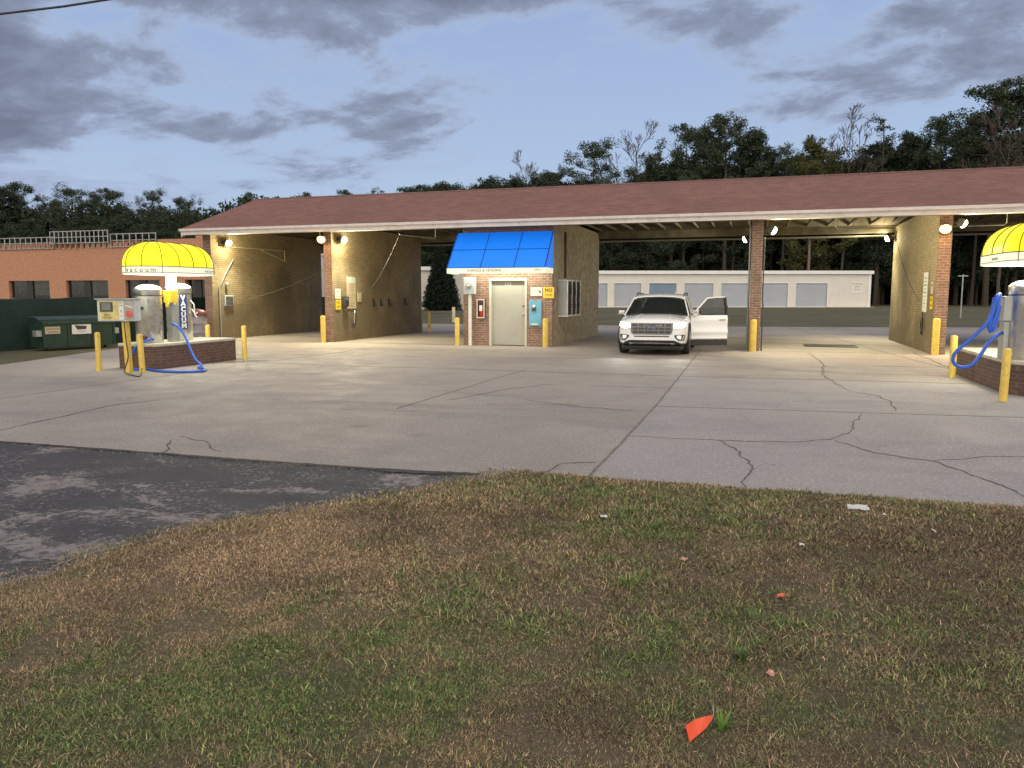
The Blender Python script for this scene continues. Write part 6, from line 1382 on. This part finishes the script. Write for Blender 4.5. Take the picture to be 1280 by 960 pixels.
# cedar behind left bay
o = thing('cedar_tree', 'dark cone shaped cedar behind the left bay in front of the grey storage building', 'tree', (0, 0, 0)); P = gp(552, 389, .2); o.location = (P.x, P.y, .2)
V = []
g = np.random.default_rng(21)
for k in range(120):
    f = (k+.5)/120; z = .2+4.6*f; r_ = 1.75*(1-f)**.75+.12; a = k*2.4; V.append(leaf_cloud((math.cos(a)*r_*.7, math.sin(a)*r_*.7, z), .62*(1-f*.55), .62*(1-f*.55), .35, 150, .17, g)); V.append(leaf_cloud((0, 0, z), r_*.6, r_*.6, .3, 110, .3, g))
me = mesh_tris('crown', np.concatenate(V), M['cedar']); c_ = bpy.data.objects.new('crown', me); COL.objects.link(c_); c_.parent = o
MB().tube([(0, 0, -.2), (0, 0, 4.4)], [.14, .03], 7).build('trunk', M['bark'], o)
for k, (px, yb, h, lab) in enumerate([(522, 388, 2.2, 'ragged dark shrub left of the cedar behind the left bay'), (585, 388, 2.6, 'dark shrub right of the cedar, close behind the booth')]):
    P = gp(px, yb, .2); o = thing('shrub', lab, 'shrub', (P.x, P.y, .2)); me = mesh_tris('foliage', np.concatenate([leaf_cloud((g.uniform(-.7, .7), g.uniform(-.7, .7), g.uniform(.2, h)), .55, .55, .35, 60, .13, g) for _ in range(26)]), M['cedar']); c_ = bpy.data.objects.new('foliage', me); COL.objects.link(c_); c_.parent = o; MB().tube([(0, 0, -.2), (.1, 0, h*.8)], [.06, .02], 6).build('stem', M['bark'], o)

# ---------------------------------------------------------------- sky, sun, camera
CLOUD_OFF = (3.1, 1.7, 0); SKYV = 6.2; CTH = .450
W = bpy.data.worlds.new('World'); S.world = W; W.use_nodes = True; t = W.node_tree; t.nodes.clear()
out = t.nodes.new('ShaderNodeOutputWorld'); bg = t.nodes.new('ShaderNodeBackground'); t.links.new(bg.outputs[0], out.inputs[0])
SUN_EL, SUN_AZ = R(3.), R(200)
sky = t.nodes.new('ShaderNodeTexSky'); sky.sky_type = 'NISHITA'; sky.sun_disc = False; sky.sun_elevation = SUN_EL; sky.sun_rotation = SUN_AZ; sky.air_density = 1.; sky.dust_density = .6; sky.ozone_density = 2.5
tc = t.nodes.new('ShaderNodeTexCoord'); sp = t.nodes.new('ShaderNodeSeparateXYZ'); t.links.new(tc.outputs['Generated'], sp.inputs[0])
zz = mth(t, 'MAXIMUM', mth(t, 'ADD', sp.outputs[2], .22), .03)
cb = t.nodes.new('ShaderNodeCombineXYZ'); t.links.new(mth(t, 'DIVIDE', sp.outputs[0], zz), cb.inputs[0]); t.links.new(mth(t, 'DIVIDE', sp.outputs[1], zz), cb.inputs[1])
cv = cb.outputs[0]
mpz = t.nodes.new('ShaderNodeMapping'); mpz.inputs['Location'].default_value = CLOUD_OFF; mpz.inputs['Rotation'].default_value = (0, 0, R(20)); mpz.inputs['Scale'].default_value = (1.35, 1.6, 1); t.links.new(cv, mpz.inputs[0])
n1 = noise(t, mpz.outputs[0], .62, 3, .5, .3); n2 = noise(t, mpz.outputs[0], 2.1, 10, .62, .2)
k = mth(t, 'ADD', mth(t, 'MULTIPLY', n1, .70), mth(t, 'MULTIPLY', n2, .48))
# more cloud towards the upper left (a direction in the sky), clear to the right
left = mth(t, 'ADD', mth(t, 'MULTIPLY', sp.outputs[0], -math.cos(YAW+.2)), mth(t, 'MULTIPLY', sp.outputs[1], -math.sin(YAW+.2)))
k = mth(t, 'ADD', k, mr(t, left, -.5, .35, -.16, .02, False)); k = mth(t, 'ADD', k, mr(t, sp.outputs[2], .14, .34, -.085, .065, False))
cloud = mr(t, k, CTH, CTH+.08, 0, 1)
hor = mr(t, sp.outputs[2], .02, .45, 0, 1, False)
tint = mix(t, hor, (4.5, 5.6, 7.2), (2.4, 3.3, 5.9))
grey = t.nodes.new('ShaderNodeRGBToBW'); t.links.new(sky.outputs[0], grey.inputs[0])
skyc = mix(t, .86, sky.outputs[0], tint)
shade = ramp(t, mr(t, k, CTH+.03, CTH+.2, 0, 1), [(0, (3.3, 4.1, 5.7)), (.35, (2.15, 2.5, 3.5)), (1, (1.3, 1.48, 2.1))])
cl_ = shade
# faint streak of low cloud near the left horizon
mp2 = t.nodes.new('ShaderNodeMapping'); mp2.inputs['Scale'].default_value = (2.2, 2.2, 16); t.links.new(tc.outputs['Generated'], mp2.inputs[0])
n3 = mr(t, noise(t, mp2.outputs[0], 1.4, 7, .6, .3), .50, .64, 0, .75); n3 = mth(t, 'MULTIPLY', n3, mr(t, left, .0, .42, 0, 1)); n3 = mth(t, 'MULTIPLY', n3, mr(t, sp.outputs[2], .26, .16, 0, 1))
allc = mix(t, n3, skyc, (2.5, 2.75, 4.2)); allc = mix(t, mth(t, 'MULTIPLY', cloud, .93), allc, cl_)
# warm glow added to the unseen sky behind the camera, lighting facades and lawn
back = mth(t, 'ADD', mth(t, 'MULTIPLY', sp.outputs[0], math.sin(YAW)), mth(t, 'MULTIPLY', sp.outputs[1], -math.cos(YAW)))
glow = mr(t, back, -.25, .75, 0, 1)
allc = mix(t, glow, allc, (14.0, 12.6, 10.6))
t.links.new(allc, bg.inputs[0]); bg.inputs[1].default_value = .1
sl = bpy.data.lights.new('sun', 'SUN'); sl.energy = .12; sl.angle = R(20); sl.color = (1., .86, .78); so = bpy.data.objects.new('sun', sl); COL.objects.link(so)
d = Vector((math.sin(SUN_AZ)*math.cos(R(14)), math.cos(SUN_AZ)*math.cos(R(14)), math.sin(R(14)))); so.rotation_euler = (-d).to_track_quat('-Z', 'Y').to_euler()
cam = bpy.data.cameras.new('camera'); cam.sensor_width = 36; cam.lens = FPX/1280*36; cam.clip_start = .05; cam.clip_end = 3000
co = bpy.data.objects.new('camera', cam); COL.objects.link(co); co.location = (0, 0, EYE)
co.rotation_euler = Matrix((_r, _u, -_f)).transposed().to_euler(); S.camera = co
S.view_settings.view_transform = 'Standard'; S.view_settings.look = 'None'; S.view_settings.gamma = 1; S.view_settings.exposure = .32; S.view_settings.use_curve_mapping = False
S.cycles.max_bounces = 6; S.cycles.diffuse_bounces = 3; S.cycles.glossy_bounces = 3; S.cycles.transparent_max_bounces = 8; S.cycles.sample_clamp_indirect = 4.; S.cycles.use_denoising = True
